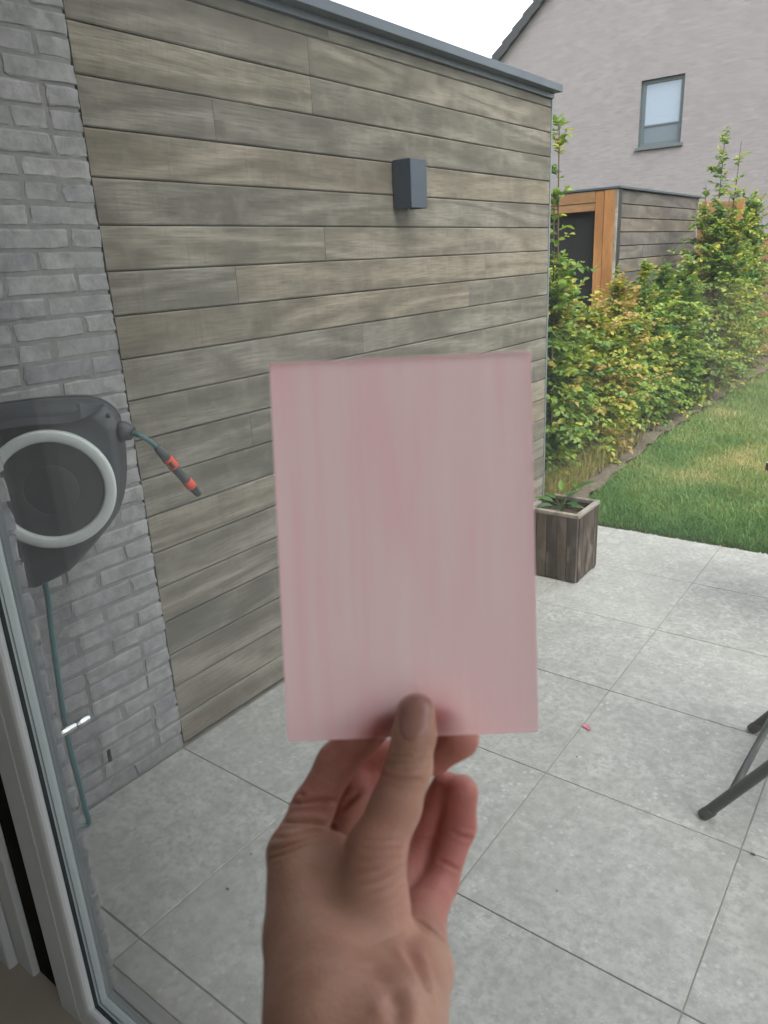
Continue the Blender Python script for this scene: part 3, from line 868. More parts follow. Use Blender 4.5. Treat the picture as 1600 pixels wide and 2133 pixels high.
def shrub(label, x, y, h, w, nspray, pal, seed, taper=0.5, narrow=None, name='hedge_shrub', yellow_top=0.0, tan_low=0.0, lsize=0.062):
    rg = np.random.default_rng(seed)
    t = thing(name, label, 'shrub', (x, y, 0), 'hornbeam shrubs of the hedge')
    # stems
    sb = MB()
    ns = 5
    stems = []
    for k in range(ns):
        a = rg.uniform(0, 6.28); sp = rg.uniform(.15, .75) * w
        hh = h * (1.0 if k == 0 else rg.uniform(.55, .92))
        if narrow and h > 2.6 and k == 1: hh = h * .97; a = 1.0; sp = .2
        sp2 = sp * (.25 if k == 0 else .9)
        P = [Vector((x + rg.normal() * .04, y + rg.normal() * .05, -.03))]
        for q in range(1, 7):
            f = q / 6
            P.append(Vector((x + math.cos(a) * sp2 * f + rg.normal() * .015, y + math.sin(a) * sp2 * f + rg.normal() * .015, hh * f)))
        stems.append(P)
        sb.tube(P, [.011 * (1 - .8 * q / 6) + .0015 for q in range(7)], 6)
    Bs, Ds, Ns, Ls, Ws, Cs = [], [], [], [], [], []
    tw = MB()
    nspray = int(nspray * 1.1)
    for k in range(nspray):
        P = stems[rg.integers(ns) if rg.random() < .75 else 0]
        f = rg.uniform(.03, 1.0) ** .95
        if narrow and f * P[-1].z > narrow and rg.random() < .55: continue
        g = f * 6; i0 = min(int(g), 5); o = P[i0].lerp(P[i0 + 1], g - i0)
        z = o.z
        if z < .25 and rg.random() < .4: continue
        wt = (1.18 if z > .35 else .85) * w * (1 - taper * (max(z, 0.0) / h) ** 1.6)
        if narrow and z > narrow: wt = min(wt, .16)
        az = rg.uniform(0, 6.28)
        el = rg.normal(.35 + .5 * f, .3)
        if f > .9: el = rg.uniform(.9, 1.5)
        d = np.array([math.cos(az) * math.cos(el), math.sin(az) * math.cos(el), math.sin(el)])
        Lk = wt * rg.uniform(.5, 1.15)
        nl = max(4, int(Lk / .021))
        s = (np.arange(nl) + .5) / nl
        p = np.array(o)[None] + d[None] * (s[:, None] * Lk) - np.array([0, 0, 1])[None] * (s[:, None] ** 2 * Lk * rg.uniform(.1, .45))
        p += rg.normal(size=p.shape) * .004
        tang = norm(np.gradient(p, axis=0))
        side = norm(np.cross(tang, np.array([0, 0, 1.0])) + 1e-4)
        sg = np.where(np.arange(nl) % 2 == 0, 1.0, -1.0)[:, None]
        dr = norm(tang * .55 + side * sg * .8 + rg.normal(size=p.shape) * .22 + np.array([0, 0, -.12]))
        nr = norm(np.array([0, 0, 1.0])[None] + rg.normal(size=p.shape) * .38)
        L = lsize * rg.uniform(.65, 1.2, nl) * (1.08 - .3 * s)
        tw.tube([Vector(q) for q in p[::max(1, nl // 4)]], .0016, 3, False)
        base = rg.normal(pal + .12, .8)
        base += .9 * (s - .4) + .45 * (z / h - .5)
        if yellow_top and z / h > .62 and rg.random() < yellow_top: base += 1.6
        if tan_low and z / h < .6 and rg.random() < tan_low: base = base * 0 + 5
        ci = np.clip(base + rg.normal(size=nl) * .35, 0, 5)
        c0 = np.floor(ci).astype(int); c1 = np.minimum(c0 + 1, 5); fr = (ci - c0)[:, None]
        col = GREENS[c0] * (1 - fr) + GREENS[c1] * fr
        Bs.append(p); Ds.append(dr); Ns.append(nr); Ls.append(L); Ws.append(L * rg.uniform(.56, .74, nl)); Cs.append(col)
    B = np.concatenate(Bs); v, q = leaves(B, np.concatenate(Ds), np.concatenate(Ns), np.concatenate(Ls), np.concatenate(Ws))
    v = v - 0.0
    sb.add(tw.v, tw.f, True)
    sb.build('stems', M['bark'], t)
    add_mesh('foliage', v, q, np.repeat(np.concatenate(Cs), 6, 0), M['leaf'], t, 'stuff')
    return t

shrub('tall thin leafy shoot hugging the right end of the wood cladding', -2.19, 4.83, 2.42, .30, 330, 2.3, 11, .5, narrow=1.6)
shrub('round leaved green shrub standing in front of the dark shed doorway', -2.33, 5.28, 1.46, .40, 400, 2.3, 12, .55)
shrub('low yellowing shrub at the foot of the orange door post', -2.27, 5.80, 1.08, .46, 420, 2.9, 13, .4, yellow_top=.5, tan_low=.2)
shrub('shrub with a bronze yellow top reaching up the grey shed boards', -2.28, 6.38, 1.34, .46, 420, 2.7, 14, .55, yellow_top=.5, tan_low=.1)
shrub('fresh green shrub with a slim upright tip against the shed side', -2.24, 7.05, 1.50, .42, 380, 2.5, 15, .8)
shrub('dense dark green shrub where the hedge meets the shed end strip', -2.26, 7.65, 1.36, .44, 360, 2.0, 16, .5)
shrub('mid green shrub just left of the tallest shrub in the hedge', -2.19, 8.2, 1.45, .46, 360, 1.9, 17, .5)
shrub('tallest shrub of the hedge with two upright tips against the gable', -2.10, 8.85, 2.74, .50, 480, 2.2, 18, .62, narrow=1.9)
shrub('bright green shrub right of the tallest shrub', -2.12, 9.6, 1.75, .45, 380, 2.3, 19, .5)
shrub('broad shrub at the right edge of the picture in the far hedge', -2.10, 10.4, 2.05, .5, 420, 2.0, 20, .5)
shrub('dark leaved shrub in front of the low brown fence', -2.42, 11.5, 2.05, .5, 380, 1.0, 21, .5, lsize=.065)

# long twig arching out over the lawn
def dry_blades(name, n, fx, seed, hmin, hmax, cols, mat, lean=.5, wid=.003):
    rg = np.random.default_rng(seed)
    p = fx(rg, n); n = len(p)
    hgt = rg.uniform(hmin, hmax, n); a = rg.uniform(0, 2 * np.pi, n); ln = np.abs(rg.normal(0, lean, n)) * hgt
    wd = rg.uniform(.6, 1.3, n) * wid
    ax = np.stack([np.cos(a), np.sin(a), np.zeros(n)], 1); b = rg.uniform(0, 2 * np.pi, n)
    sx = np.stack([np.cos(b), np.sin(b), np.zeros(n)], 1)
    tip = p + ax * ln[:, None] + np.array([0, 0, 1]) * hgt[:, None]
    mid = p + ax * ln[:, None] * .3 + np.array([0, 0, 1]) * hgt[:, None] * .6
    v = np.stack([p - sx * wd[:, None] / 2, p + sx * wd[:, None] / 2, mid + sx * wd[:, None] * .4, tip, mid - sx * wd[:, None] * .4], 1).reshape(-1, 3)
    i = np.arange(n)[:, None] * 5
    # one quad and one quad-degenerate avoided: use two triangles plus tip triangle
    f = np.concatenate([i + np.array([[0, 1, 2]]), i + np.array([[0, 2, 4]]), i + np.array([[4, 2, 3]])], 0)
    return v, f, cols(rg, p, n)
def vnoise(p, s, seed):
    r = np.random.default_rng(seed); ph = r.uniform(0, 6.28, 24); kx = r.normal(0, s, 24); ky = r.normal(0, s, 24)
    return np.sin(p[:, :1] * kx + p[:, 1:2] * ky + ph).sum(1) / 5
def lawn_pts(rg, n):
    u = rg.random(n)
    y = 4.352 / (1 - u * (1 - 4.352 / 13.0))
    x = rg.uniform(-2.05, 1.3, n)
    le = -1.90 - 0.10 * np.exp(-((y - 7.8) / 2.0) ** 2) + 0.018 * np.sin(y * 1.7) + 0.010 * np.sin(y * 5.1 + 1) + rg.normal(0, .018, n) + .04
    k = x > le
    return np.stack([x[k], y[k], np.full(k.sum(), -.014)], 1)
def lawn_cols(rg, p, n):
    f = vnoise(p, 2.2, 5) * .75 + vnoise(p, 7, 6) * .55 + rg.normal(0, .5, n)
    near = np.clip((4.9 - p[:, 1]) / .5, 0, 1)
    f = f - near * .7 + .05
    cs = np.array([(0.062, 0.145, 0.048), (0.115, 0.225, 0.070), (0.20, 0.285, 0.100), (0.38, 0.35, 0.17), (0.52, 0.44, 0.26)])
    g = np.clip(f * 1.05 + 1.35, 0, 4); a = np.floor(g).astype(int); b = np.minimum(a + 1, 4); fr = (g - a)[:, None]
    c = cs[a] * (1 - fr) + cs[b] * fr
    return np.repeat(c, 5, 0)
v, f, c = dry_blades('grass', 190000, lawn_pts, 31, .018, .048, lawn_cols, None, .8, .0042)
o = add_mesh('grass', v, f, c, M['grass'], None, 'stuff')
o['label'] = 'short patchy lawn grass, green with dry straw coloured spots'; o['category'] = 'grass'
def bed_pts(rg, n):
    y = 4.46 + 1.5 * np.abs(rg.normal(0, .55, n))
    x = -2.02 - np.abs(rg.normal(0, .14, n))
    return np.stack([x, y, np.zeros(n)], 1)
def dry_cols(rg, p, n):
    k = rg.random(n)[:, None]
    c = np.array([(0.34, 0.27, 0.13)]) * (1 - k) + np.array([(0.16, 0.17, 0.05)]) * k
    return np.repeat(c, 5, 0)
v, f, c = dry_blades('dry_grass', 2300, bed_pts, 32, .05, .28, dry_cols, None, .6, .005)
o = add_mesh('dry_grass', v, f, c, M['grass'], None, 'stuff')
o['label'] = 'dry straw coloured grass at the foot of the hedge'; o['category'] = 'grass'
# pebbles in the joint before the lawn
rg = random.Random(3); pb = MB()
for k in range(150):
    x = rg.uniform(-1.9, .8); r = rg.uniform(.004, .011); y = rg.uniform(4.318, 4.338)
    n = 6
    vs = [(x, y, -.010 + r * .9)] + [(x + r * math.cos(q * 6.283 / n) * rg.uniform(.8, 1.2), y + r * .8 * math.sin(q * 6.283 / n), -.012 + r * .25) for q in range(n)]
    pb.add(vs, [(0, 1 + q, 1 + (q + 1) % n) for q in range(n)], True)
o = pb.build('pebbles', M['pebble'], None); tag(o, 'small stray pebbles in the dark strip between patio and lawn', 'pebbles', None, 'stuff')
# one arching twig that leans out over the lawn
tg = thing('leafy_twig', 'long leafy twig arching from the hedge out over the lawn', 'twig', (-2.1, 6.3, 1.1))
rgn = np.random.default_rng(77)
tp = smooth_pts([(-2.1, 6.3, 1.05), (-1.93, 6.42, 1.2), (-1.77, 6.55, 1.22), (-1.64, 6.65, 1.13)], 8)
MB().tube(tp, [.004 - .003 * k / len(tp) for k in range(len(tp))], 5).build('stem', M['bark'], tg)
p = np.array([q[:] for q in tp]); tang = norm(np.gradient(p, axis=0)); side = norm(np.cross(tang, [0, 0, 1.0]))
P2 = np.concatenate([p, p + tang * .006]); sg = np.concatenate([np.ones(len(p)), -np.ones(len(p))])[:, None]
dr = norm(np.concatenate([tang, tang]) * .5 + np.concatenate([side, side]) * sg + rgn.normal(size=P2.shape) * .2)
L = rgn.uniform(.04, .062, len(P2))
v, q = leaves(P2, dr, norm(np.array([[0, 0, 1.0]]) + rgn.normal(size=P2.shape) * .3), L, L * .58)
add_mesh('foliage', v, q, np.repeat(GREENS[3][None] * rgn.uniform(.8, 1.3, (len(P2), 1)), 6, 0), M['leaf'], tg, 'stuff')

# ================================================================== planter and its plant
pl = thing('wooden_planter', 'square box planter of dark mouldy boards at the end of the cladding', 'planter', (-1.506, 3.545, 0))
AX0, AX1, AY0, AY1, AH = -1.655, -1.357, 3.40, 3.694, .385
rp = random.Random(14)
for axis in ('front', 'right', 'back', 'left'):
    n = 5
    for k in range(n):
        if axis in ('front', 'back'):
            w0 = (AX1 - AX0 - .01) / n; xc = AX0 + .005 + w0 * (k + .5)
            MB().box(-(w0 / 2 - .0016), w0 / 2 - .0016, -.009, .009, -(AH - .03) / 2, (AH - .03) / 2, .002).build('board', M['planter'], pl, (xc, (AY0 + .0105 if axis == 'front' else AY1 - .0105) + rp.uniform(-.0018, .0012), .008 + (AH - .03) / 2))
        else:
            w0 = (AY1 - AY0 - .042) / n; yc = AY0 + .021 + w0 * (k + .5)
            MB().box(-.009, .009, -(w0 / 2 - .0016), w0 / 2 - .0016, -(AH - .03) / 2, (AH - .03) / 2, .002).build('board', M['planter'], pl, ((AX1 - .0105 if axis == 'right' else AX0 + .0105) + rp.uniform(-.0012, .0018), yc, .008 + (AH - .03) / 2))
MB().box(AX0 + .004, AX1 - .004, AY0 + .022, AY0 + .05, 0.0, .008).box(AX0 + .004, AX1 - .004, AY1 - .05, AY1 - .022, 0, .008).build('foot', M['planter'], pl)
for nm, b in (('front', (AX0, AX1, AY0, AY0 + .026)), ('back', (AX0, AX1, AY1 - .026, AY1)), ('left', (AX0, AX0 + .026, AY0 + .0265, AY1 - .0265)), ('right', (AX1 - .026, AX1, AY0 + .0265, AY1 - .0265))):
    MB().box(*b, AH - .021, AH, .003).build('rim', M['rim'], pl)
sm = MB(); rg = random.Random(2); nn = 9
vs = [(AX0 + .021 + (AX1 - AX0 - .042) * i / nn, AY0 + .021 + (AY1 - AY0 - .042) * j / nn, AH - .075 + rg.uniform(-.008, .008)) for j in range(nn + 1) for i in range(nn + 1)]
sm.add(vs, [(j * (nn + 1) + i, j * (nn + 1) + i + 1, (j + 1) * (nn + 1) + i + 1, (j + 1) * (nn + 1) + i) for j in range(nn) for i in range(nn)], True)
sm.build('soil', M['soil'], pl)
pp = thing('potted_plant', 'small leafy green plant growing in the wooden planter', 'plant', (-1.53, 3.6, AH - .075))
def big_leaf(base, d, nrm, L, Wd, col, curl=.18):
    base = np.array(base, float); d = norm(np.array(d, float)); nrm = np.array(nrm, float)
    sdv = norm(np.cross(d, nrm)); n = norm(np.cross(sdv, d))
    V = []; F = []
    for k in range(8):
        s = k / 7; w = Wd * (math.sin(math.pi * min(1, s ** .75)) ** .8 if 0 < s < 1 else .02)
        c = base + d * L * s - n * L * curl * s * s
        for q in (-1, -.5, 0, .5, 1):
            V.append(c + sdv * w * q / 2 + n * w * .16 * abs(q))
    for k in range(7):
        for q in range(4):
            a = k * 5 + q; F.append((a, a + 1, a + 6, a + 5))
    tone = np.repeat(np.array([col]), len(V), 0)
    o = add_mesh('leaf', np.array(V), np.array(F), tone, M['leaf'], pp)
    o.data.polygons.foreach_set('use_smooth', [True] * len(F))
    return o
ct = (-1.53, 3.585, AH - .06)
sg = MB()
for (dx, dy, dz_, L, Wd, col) in [(-.10, -.02, .05, .12, .06, (.07, .15, .04)), (.06, -.05, .055, .13, .075, (.045, .125, .05)), (.12, .06, .12, .13, .06, (.06, .14, .03)), (-.03, .05, .11, .07, .035, (.12, .22, .03)),
                                   (-.06, -.10, .04, .10, .06, (.06, .13, .05)), (.10, -.02, .035, .10, .05, (.09, .16, .06)), (-.12, .06, .06, .10, .05, (.09, .17, .05)), (.02, .1, .07, .1, .05, (.05, .12, .03))]:
    e = (ct[0] + dx * .45, ct[1] + dy * .45, ct[2] + dz_)
    sg.tube(smooth_pts([ct, (ct[0] + dx * .2, ct[1] + dy * .2, ct[2] + dz_ * .7), e], 3), .0018, 5)
    big_leaf(e, (dx, dy, .03 if dz_ < .1 else .09), (dx * -.3, dy * -.3, 1), L, Wd, col)
sg.build('stems', plain('green_stem', (.07, .13, .04, 1), .6, .3), pp)

# ================================================================== hose reel
ph = -0.616
RN = Vector((math.cos(ph), math.sin(ph), 0)); RT = Vector((-RN.y, RN.x, 0)); RC = Vector((-1.752, .906, 1.157)); UZ = Vector((0, 0, 1))
hr = thing('hose_reel', 'charcoal wall mounted hose reel with a pale ring on the brick wall', 'hose reel', RC[:])
def rp3(a, z, o): return RC + RT * a + UZ * z + RN * o
half = [(0.0, .220), (.040, .2195), (.085, .217), (.120, .213), (.146, .203), (.164, .190), (.178, .175), (.188, .155), (.1885, .11), (.188, .063), (.183, .02), (.176, -.02), (.163, -.063), (.141, -.108), (.112, -.142), (.086, -.168), (.058, -.195), (.028, -.223), (-.006, -.250), (-.03, -.262), (-.06, -.270)]
cxm = -.02
outline = half[:-2] + [(-.045, -.266), (-.097, -.283), (-.15, -.276), (-.195, -.22), (-.21, -.12), (-.215, 0.0), (-.212, .11), (-.19, .175), (-.15, .205), (-.084, .217)]
ctr = Vector((cxm, 0.0, 0))
hb = MB(); vs = []; fs = []
levels = [(-.185, .93), (-.172, .975), (-.13, 1.0), (-.095, 1.0), (-.072, .988), (-.050, .955), (-.036, .915), (-.028, .865), (-.026, .83)]
n = len(outline)
for off, sc in levels:
    for a, z in outline:
        vs.append(rp3(ctr.x + (a - ctr.x) * sc, z * sc, off))
for k in range(len(levels) - 1):
    for q in range(n):
        fs.append((k * n + q, (k + 1) * n + q, (k + 1) * n + (q + 1) % n, k * n + (q + 1) % n))
fs.append(tuple((len(levels) - 1) * n + q for q in range(n))[::-1]); fs.append(tuple(range(n)))
hb.add(vs, fs, True)
ho = hb.build('housing', M['reel'], hr)
# swept shoulder: a raised lip over the top of the drum
lip = MB(); vs = []; fs = []
pts = [(-.17, .148), (-.10, .163), (-.02, .167), (.05, .164), (.10, .170), (.135, .184), (.156, .197)]
cur = [(q.x, q.y) for q in smooth_pts([(a, z, 0) for a, z in pts], 4)]
for k, (a, z) in enumerate(cur):
    e_ = min(1.0, (.160 - a) / .06)
    up_ = .036 * e_ + .001
    f0 = -.030 + .020 * e_
    vs += [rp3(a, z, -.045), rp3(a, z, f0 - .002), rp3(a, z + .003 * e_, f0), rp3(a, z + up_, -.040 - .006 * e_), rp3(a, z + up_, -.062)]
m_ = len(vs) // 5
for k in range(m_ - 1):
    for q in range(5):
        q2 = (q + 1) % 5
        fs.append((k * 5 + q, (k + 1) * 5 + q, (k + 1) * 5 + q2, k * 5 + q2))
fs += [(0, 1, 2, 3, 4), tuple((m_ - 1) * 5 + q for q in (4, 3, 2, 1, 0))]
lip.add(vs, fs); lip.build('shoulder', M['reel'], hr)
def lathe(prof, nseg=64, ctr_=(0, 0)):
    """profile (radius, offset along the reel axis)"""
    mb = MB(); vs = []; fs = []
    for r, o in prof:
        for k in range(nseg):
            an = 2 * math.pi * k / nseg
            vs.append(rp3(ctr_[0] + r * math.cos(an), ctr_[1] + r * math.sin(an), o))
    for j in range(len(prof) - 1):
        for k in range(nseg):
            fs.append((j * nseg + k, j * nseg + (k + 1) % nseg, (j + 1) * nseg + (k + 1) % nseg, (j + 1) * nseg + k))
    mb.add(vs, fs, True); return mb
lathe([(.1535, -.035), (.155, -.006), (.1535, -.001), (.149, .0015), (.131, .0015), (.1265, -.001), (.1250, -.006), (.1245, -.035)]).build('ring', M['ring'], hr)
lathe([(.1242, -.035), (.1242, -.0125), (.1235, -.0118), (.12, -.0117), (.0665, -.0115), (.066, -.0116), (.0655, -.0121), (.0645, -.0121), (.064, -.0116), (.0635, -.0115), (.03, -.0114), (.0005, -.0114)]).build('drum_face', M['reel_disc'], hr)
lathe([(.0062, -.0255), (.0062, -.019), (.0005, -.0188)], 16, (.163, .172)).build('screw_hole', M['black'], hr)
seam = [rp3(ctr.x + (a - ctr.x) * 1.002, z * 1.002, -.098) for a, z in outline]
MB().tube(seam + [seam[0]], .0014, 6, False).build('seam', M['black'], hr)
b0 = rp3(.178, .118, -.07)
MB().tube([b0, b0 + (RT * .018 + UZ * .001), rp3(.213, .112, -.062)], [.030, .026, .019], 18).build('outlet', M['reel'], hr)
MB().box(-2.03, XW + .06, .80, .90, .98, 1.30, .004).build('wall_bracket', M['reel'], hr)
pv = rp3(-.02, 0, -.17)
MB().tube([(pv.x, pv.y, .98), (pv.x, pv.y, 1.34)], .02, 12).box(XW + .05, pv.x + .005, pv.y - .025, pv.y + .025, 1.02, 1.28).build('pivot', M['reel'], hr)
e = rp3(.213, .112, -.062)
hp = smooth_pts([e, (-1.655, 1.121, 1.2635), (-1.655, 1.145, 1.2455), (-1.655, 1.168, 1.222)], 6)
MB().tube(hp, .0066, 12).build('hose_end', M['hose'], hr)
# nozzle hanging from the hose
A = Vector((-1.655, 1.166, 1.224)); Bn = Vector((-1.655, 1.283, 1.056))
nz = thing('hose_nozzle', 'grey spray nozzle with two orange red bands hanging from the reel hose', 'hose nozzle', A[:])
ax = (Bn - A)
def seg(name, s0, s1, r0, r1, mat, parent=nz, n=18, mids=()):
    pts = [(s0, r0)] + list(mids) + [(s1, r1)]
    return MB().tube([A + ax * s for s, r in pts], [r for s, r in pts], n).build(name, mat, parent)
seg('connector', 0.0, .235, .0085, .0135, M['grey_plastic'], mids=((.03, .0105), (.05, .0112), (.06, .0125), (.15, .0128)))
cl_ = seg('collar', .225, .40, .0150, .0146, M['red'], mids=((.24, .0158), (.30, .0140), (.34, .0142), (.385, .0158)))
seg('barrel', .385, .71, .0120, .0128, M['grey_plastic'], mids=((.42, .0138), (.52, .0128), (.66, .0130)))
seg('collar', .69, .83, .0142, .0135, M['red'], mids=((.705, .0150), (.76, .0148), (.82, .0146)))
seg('tip', .81, 1.0, .0124, .0088, M['black'], mids=((.84, .0126), (.97, .0102), (.99, .0098)))
grip = A + ax * .315 + Vector((.0125, -.006, -.004))
MB().tube([grip - ax * .045, grip + ax * .045], [.0052, .0052], 10).build('grip_pad', M['black'], cl_)
# feed hose running down the wall, and the tap
fh = thing('garden_hose', 'teal garden hose running down the brick wall from the reel', 'hose', (-1.96, .92, .0))
MB().tube(smooth_pts([(-1.90, .905, .93), (-1.95, .935, .822), (-1.952, .926, .7034), (-1.955, .918, .58), (-1.955, .906, .389), (-1.955, .905, .276), (-1.955, .909, .157), (-1.955, .9105, .06), (-1.957, .912, .012), (-1.965, .890, .0085), (-1.97, .85, .0082), (-1.975, .78, .0082)], 6), .0082, 12).build('hose', M['hose'], fh)
tp_ = thing('outdoor_tap', 'short polished chrome tap end in front of the teal hose', 'tap', (-1.93, .92, .385))
MB().tube([(-1.928, .845, .383), (-1.928, .892, .3835), (-1.928, .921, .384), (-1.928, .923, .384)], [.0140, .0145, .0145, .0130], 20).build('body', M['chrome'], tp_)
MB().tube([(-1.928, .924, .384), (-1.928, .926, .384), (-1.928, .966, .3845), (-1.928, .9685, .3845)], [.0130, .0150, .0150, .0135], 20).build('cap', M['chrome'], tp_)
MB().tube([(-2.03, .855, .3832), (-1.93, .855, .3832)], .0095, 14).build('spigot', M['chrome'], tp_)

# ================================================================== folding chair and table at the right edge
fc = thing('folding_chair', 'dark metal folding chair whose front leg tubes enter at the right edge', 'chair', (-.1, 2.28, 0))
for y, x0 in ((2.01, -.362), (2.546, -.332)):
    dx = .628
    MB().tube([(x0 + .0, y, .012), (x0 + dx * .45, y, .455), (x0 + dx * .88, y, .90)], .0168, 16).build('leg', M['chair'], fc)
    MB().tube([(x0 - .006, y, .004), (x0 + .004, y, .018), (x0 + .02, y, .038)], [.0182, .0186, .0178], 16).build('foot_cap', M['black'], fc)
    yi = y + (.02 if y < 2.3 else -.02)
    MB().tube([(x0 + .56, yi, .008), (x0 + .28, yi, .44)], .0105, 12).build('leg', M['chair'], fc)
MB().tube([(-.2985, 2.022, .112), (-.271, 2.534, .108)], .0115, 12).build('crossbar', M['chair'], fc)
MB().tube([(.20, 2.03, .03), (.22, 2.52, .03)], .0098, 12).build('crossbar', M['chair'], fc)
MB().box(-.09, .30, 2.04, 2.515, .445, .462, .004).build('seat', M['chair'], fc)
for k in range(4):
    z = .62 + k * .075; xx = -.362 + .628 * z + .012
    MB().box(xx - .006, xx + .006, 2.024, 2.54, z, z + .05, .003).build('back_slat', M['chair'], fc)
tb = thing('garden_table', 'dark garden table whose corner just enters at the right edge above the lawn', 'table', (-.02, 3.5, 0))
ca, sa = math.cos(.72), math.sin(.72)
def rot(px, py): return (-.548 + px * ca + py * sa, 3.51 - px * sa + py * ca)
def prism(pts, z0, z1):
    mb = MB(); n = len(pts)
    mb.add([(x, y, z0) for x, y in pts] + [(x, y, z1) for x, y in pts], [tuple(range(n))[::-1], tuple(range(n, 2 * n))] + [(k, (k + 1) % n, n + (k + 1) % n, n + k) for k in range(n)])
    return mb
prism([rot(0, 0), rot(.62, 0), rot(.62, .62), rot(0, .62)], .705, .738).build('table_top', M['black'], tb)
prism([rot(.0, .0), rot(.62, 0), rot(.62, .62), rot(0, .62)], .7385, .742).build('top_sheet', M['ring'], tb)
for a, b in ((.30, .30),):
    x, y = rot(a, b); MB().tube([(x, y, .03), (x, y, .705)], .025, 14).build('leg', M['black'], tb)
    MB().tube([(x, y, 0.0), (x, y, .02), (x, y, .03)], [.20, .19, .03], 28).build('base', M['black'], tb)
# fallen petal and crumbs on the slabs
pt = MB(); r0 = random.Random(6)
for (ox, oy, s, an) in ((0, 0, .015, .3), (.014, -.008, .010, 1.9)):
    vs = []
    for k in range(9):
        t = 2 * math.pi * k / 9
        vs.append((-.838 + ox + s * math.cos(t + an) * .9, 2.248 + oy + s * math.sin(t + an) * .6, .002 + .007 * math.sin(2 * t) ** 2))
    vs2 = [(x, y, z + .0006) for x, y, z in vs]
    c0 = (-.838 + ox, 2.248 + oy, .0035)
    pt.add(vs + [c0], [(k, (k + 1) % 9, 9) for k in range(9)], True)
    pt.add(vs2 + [(c0[0], c0[1], c0[2] + .0006)], [((k + 1) % 9, k, 9) for k in range(9)], True)
tag(pt.build('petal', M['petal'], None), 'small pink fallen petal lying on the patio slabs', 'petal')
cm = MB()
for (x, y, s) in ((-1.39, .99, .005), (-1.43, 1.12, .003), (-.80, 2.07, .003), (-.21, 1.93, .006), (-.9, 1.3, .003), (-.62, 1.5, .0025)):
    cm.box(x - s, x + s, y - s * .5, y + s * .5, .0005, s * .9, s * .2)
tag(cm.build('crumbs', M['bark'], None), 'tiny dark crumbs of dirt scattered on the patio slabs', 'dirt', None, 'stuff')

# ================================================================== hand holding the card
HAND = [('palm', [(-0.18932, 0.19299, 1.40735, 0.012), (-0.17912, 0.18549, 1.4027, 0.016), (-0.1631, 0.17276, 1.39412, 0.0195), (-0.14176, 0.14841, 1.39236, 0.024)], 0.009), ('forearm', [(-0.13464, 0.13615, 1.3945, 0.023), (-0.121, 0.12031, 1.39221, 0.028), (-0.09662, 0.09281, 1.39628, 0.033), (-0.06087, 0.05172, 1.38566, 0.038), (0.04866, -0.07416, 1.35314, 0.043)], 0.022), ('index_base', [(-0.20323, 0.18374, 1.41069, 0.0126), (-0.17557, 0.16056, 1.40039, 0.018), (-0.14085, 0.1347, 1.40838, 0.024)], 0.009), ('pinky_base', [(-0.1517, 0.20998, 1.3798, 0.011), (-0.13621, 0.1822, 1.38667, 0.0155), (-0.12113, 0.14365, 1.40638, 0.022)], 0.008), ('thumb', [(-0.16624, 0.2327, 1.47156, 0.0088), (-0.1651, 0.22893, 1.46294, 0.0094), (-0.16382, 0.22163, 1.44996, 0.0102), (-0.16331, 0.20993, 1.43737, 0.0109), (-0.16374, 0.19449, 1.42397, 0.0128), (-0.15595, 0.18096, 1.40965, 0.0152), (-0.15031, 0.16341, 1.39602, 0.0175), (-0.14282, 0.14539, 1.38724, 0.019)], 0.008), ('index', [(-0.16519, 0.2566, 1.46302, 0.0083), (-0.17729, 0.24906, 1.46645, 0.009), (-0.18856, 0.23964, 1.46098, 0.0095), (-0.19876, 0.22946, 1.44751, 0.0096), (-0.20709, 0.22126, 1.43501, 0.0094), (-0.20867, 0.20352, 1.41986, 0.0099), (-0.20323, 0.18374, 1.41069, 0.0124)], 0.003), ('middle', [(-0.15827, 0.25711, 1.44569, 0.0092), (-0.17371, 0.25538, 1.4315, 0.0093), (-0.18813, 0.25452, 1.4243, 0.0095), (-0.21252, 0.24167, 1.41939, 0.0105), (-0.20246, 0.23211, 1.41021, 0.0115), (-0.19938, 0.20628, 1.38811, 0.0115)], 0.002), ('ring', [(-0.16984, 0.26189, 1.40882, 0.008), (-0.17578, 0.25654, 1.39155, 0.0088), (-0.17356, 0.23822, 1.37912, 0.0092), (-0.16976, 0.20527, 1.37941, 0.012)], 0.0025), ('pinky', [(-0.16086, 0.26131, 1.41003, 0.0088), (-0.1609, 0.25752, 1.39203, 0.009), (-0.15837, 0.23503, 1.37557, 0.009), (-0.1517, 0.20998, 1.3798, 0.011)], 0.0025)]
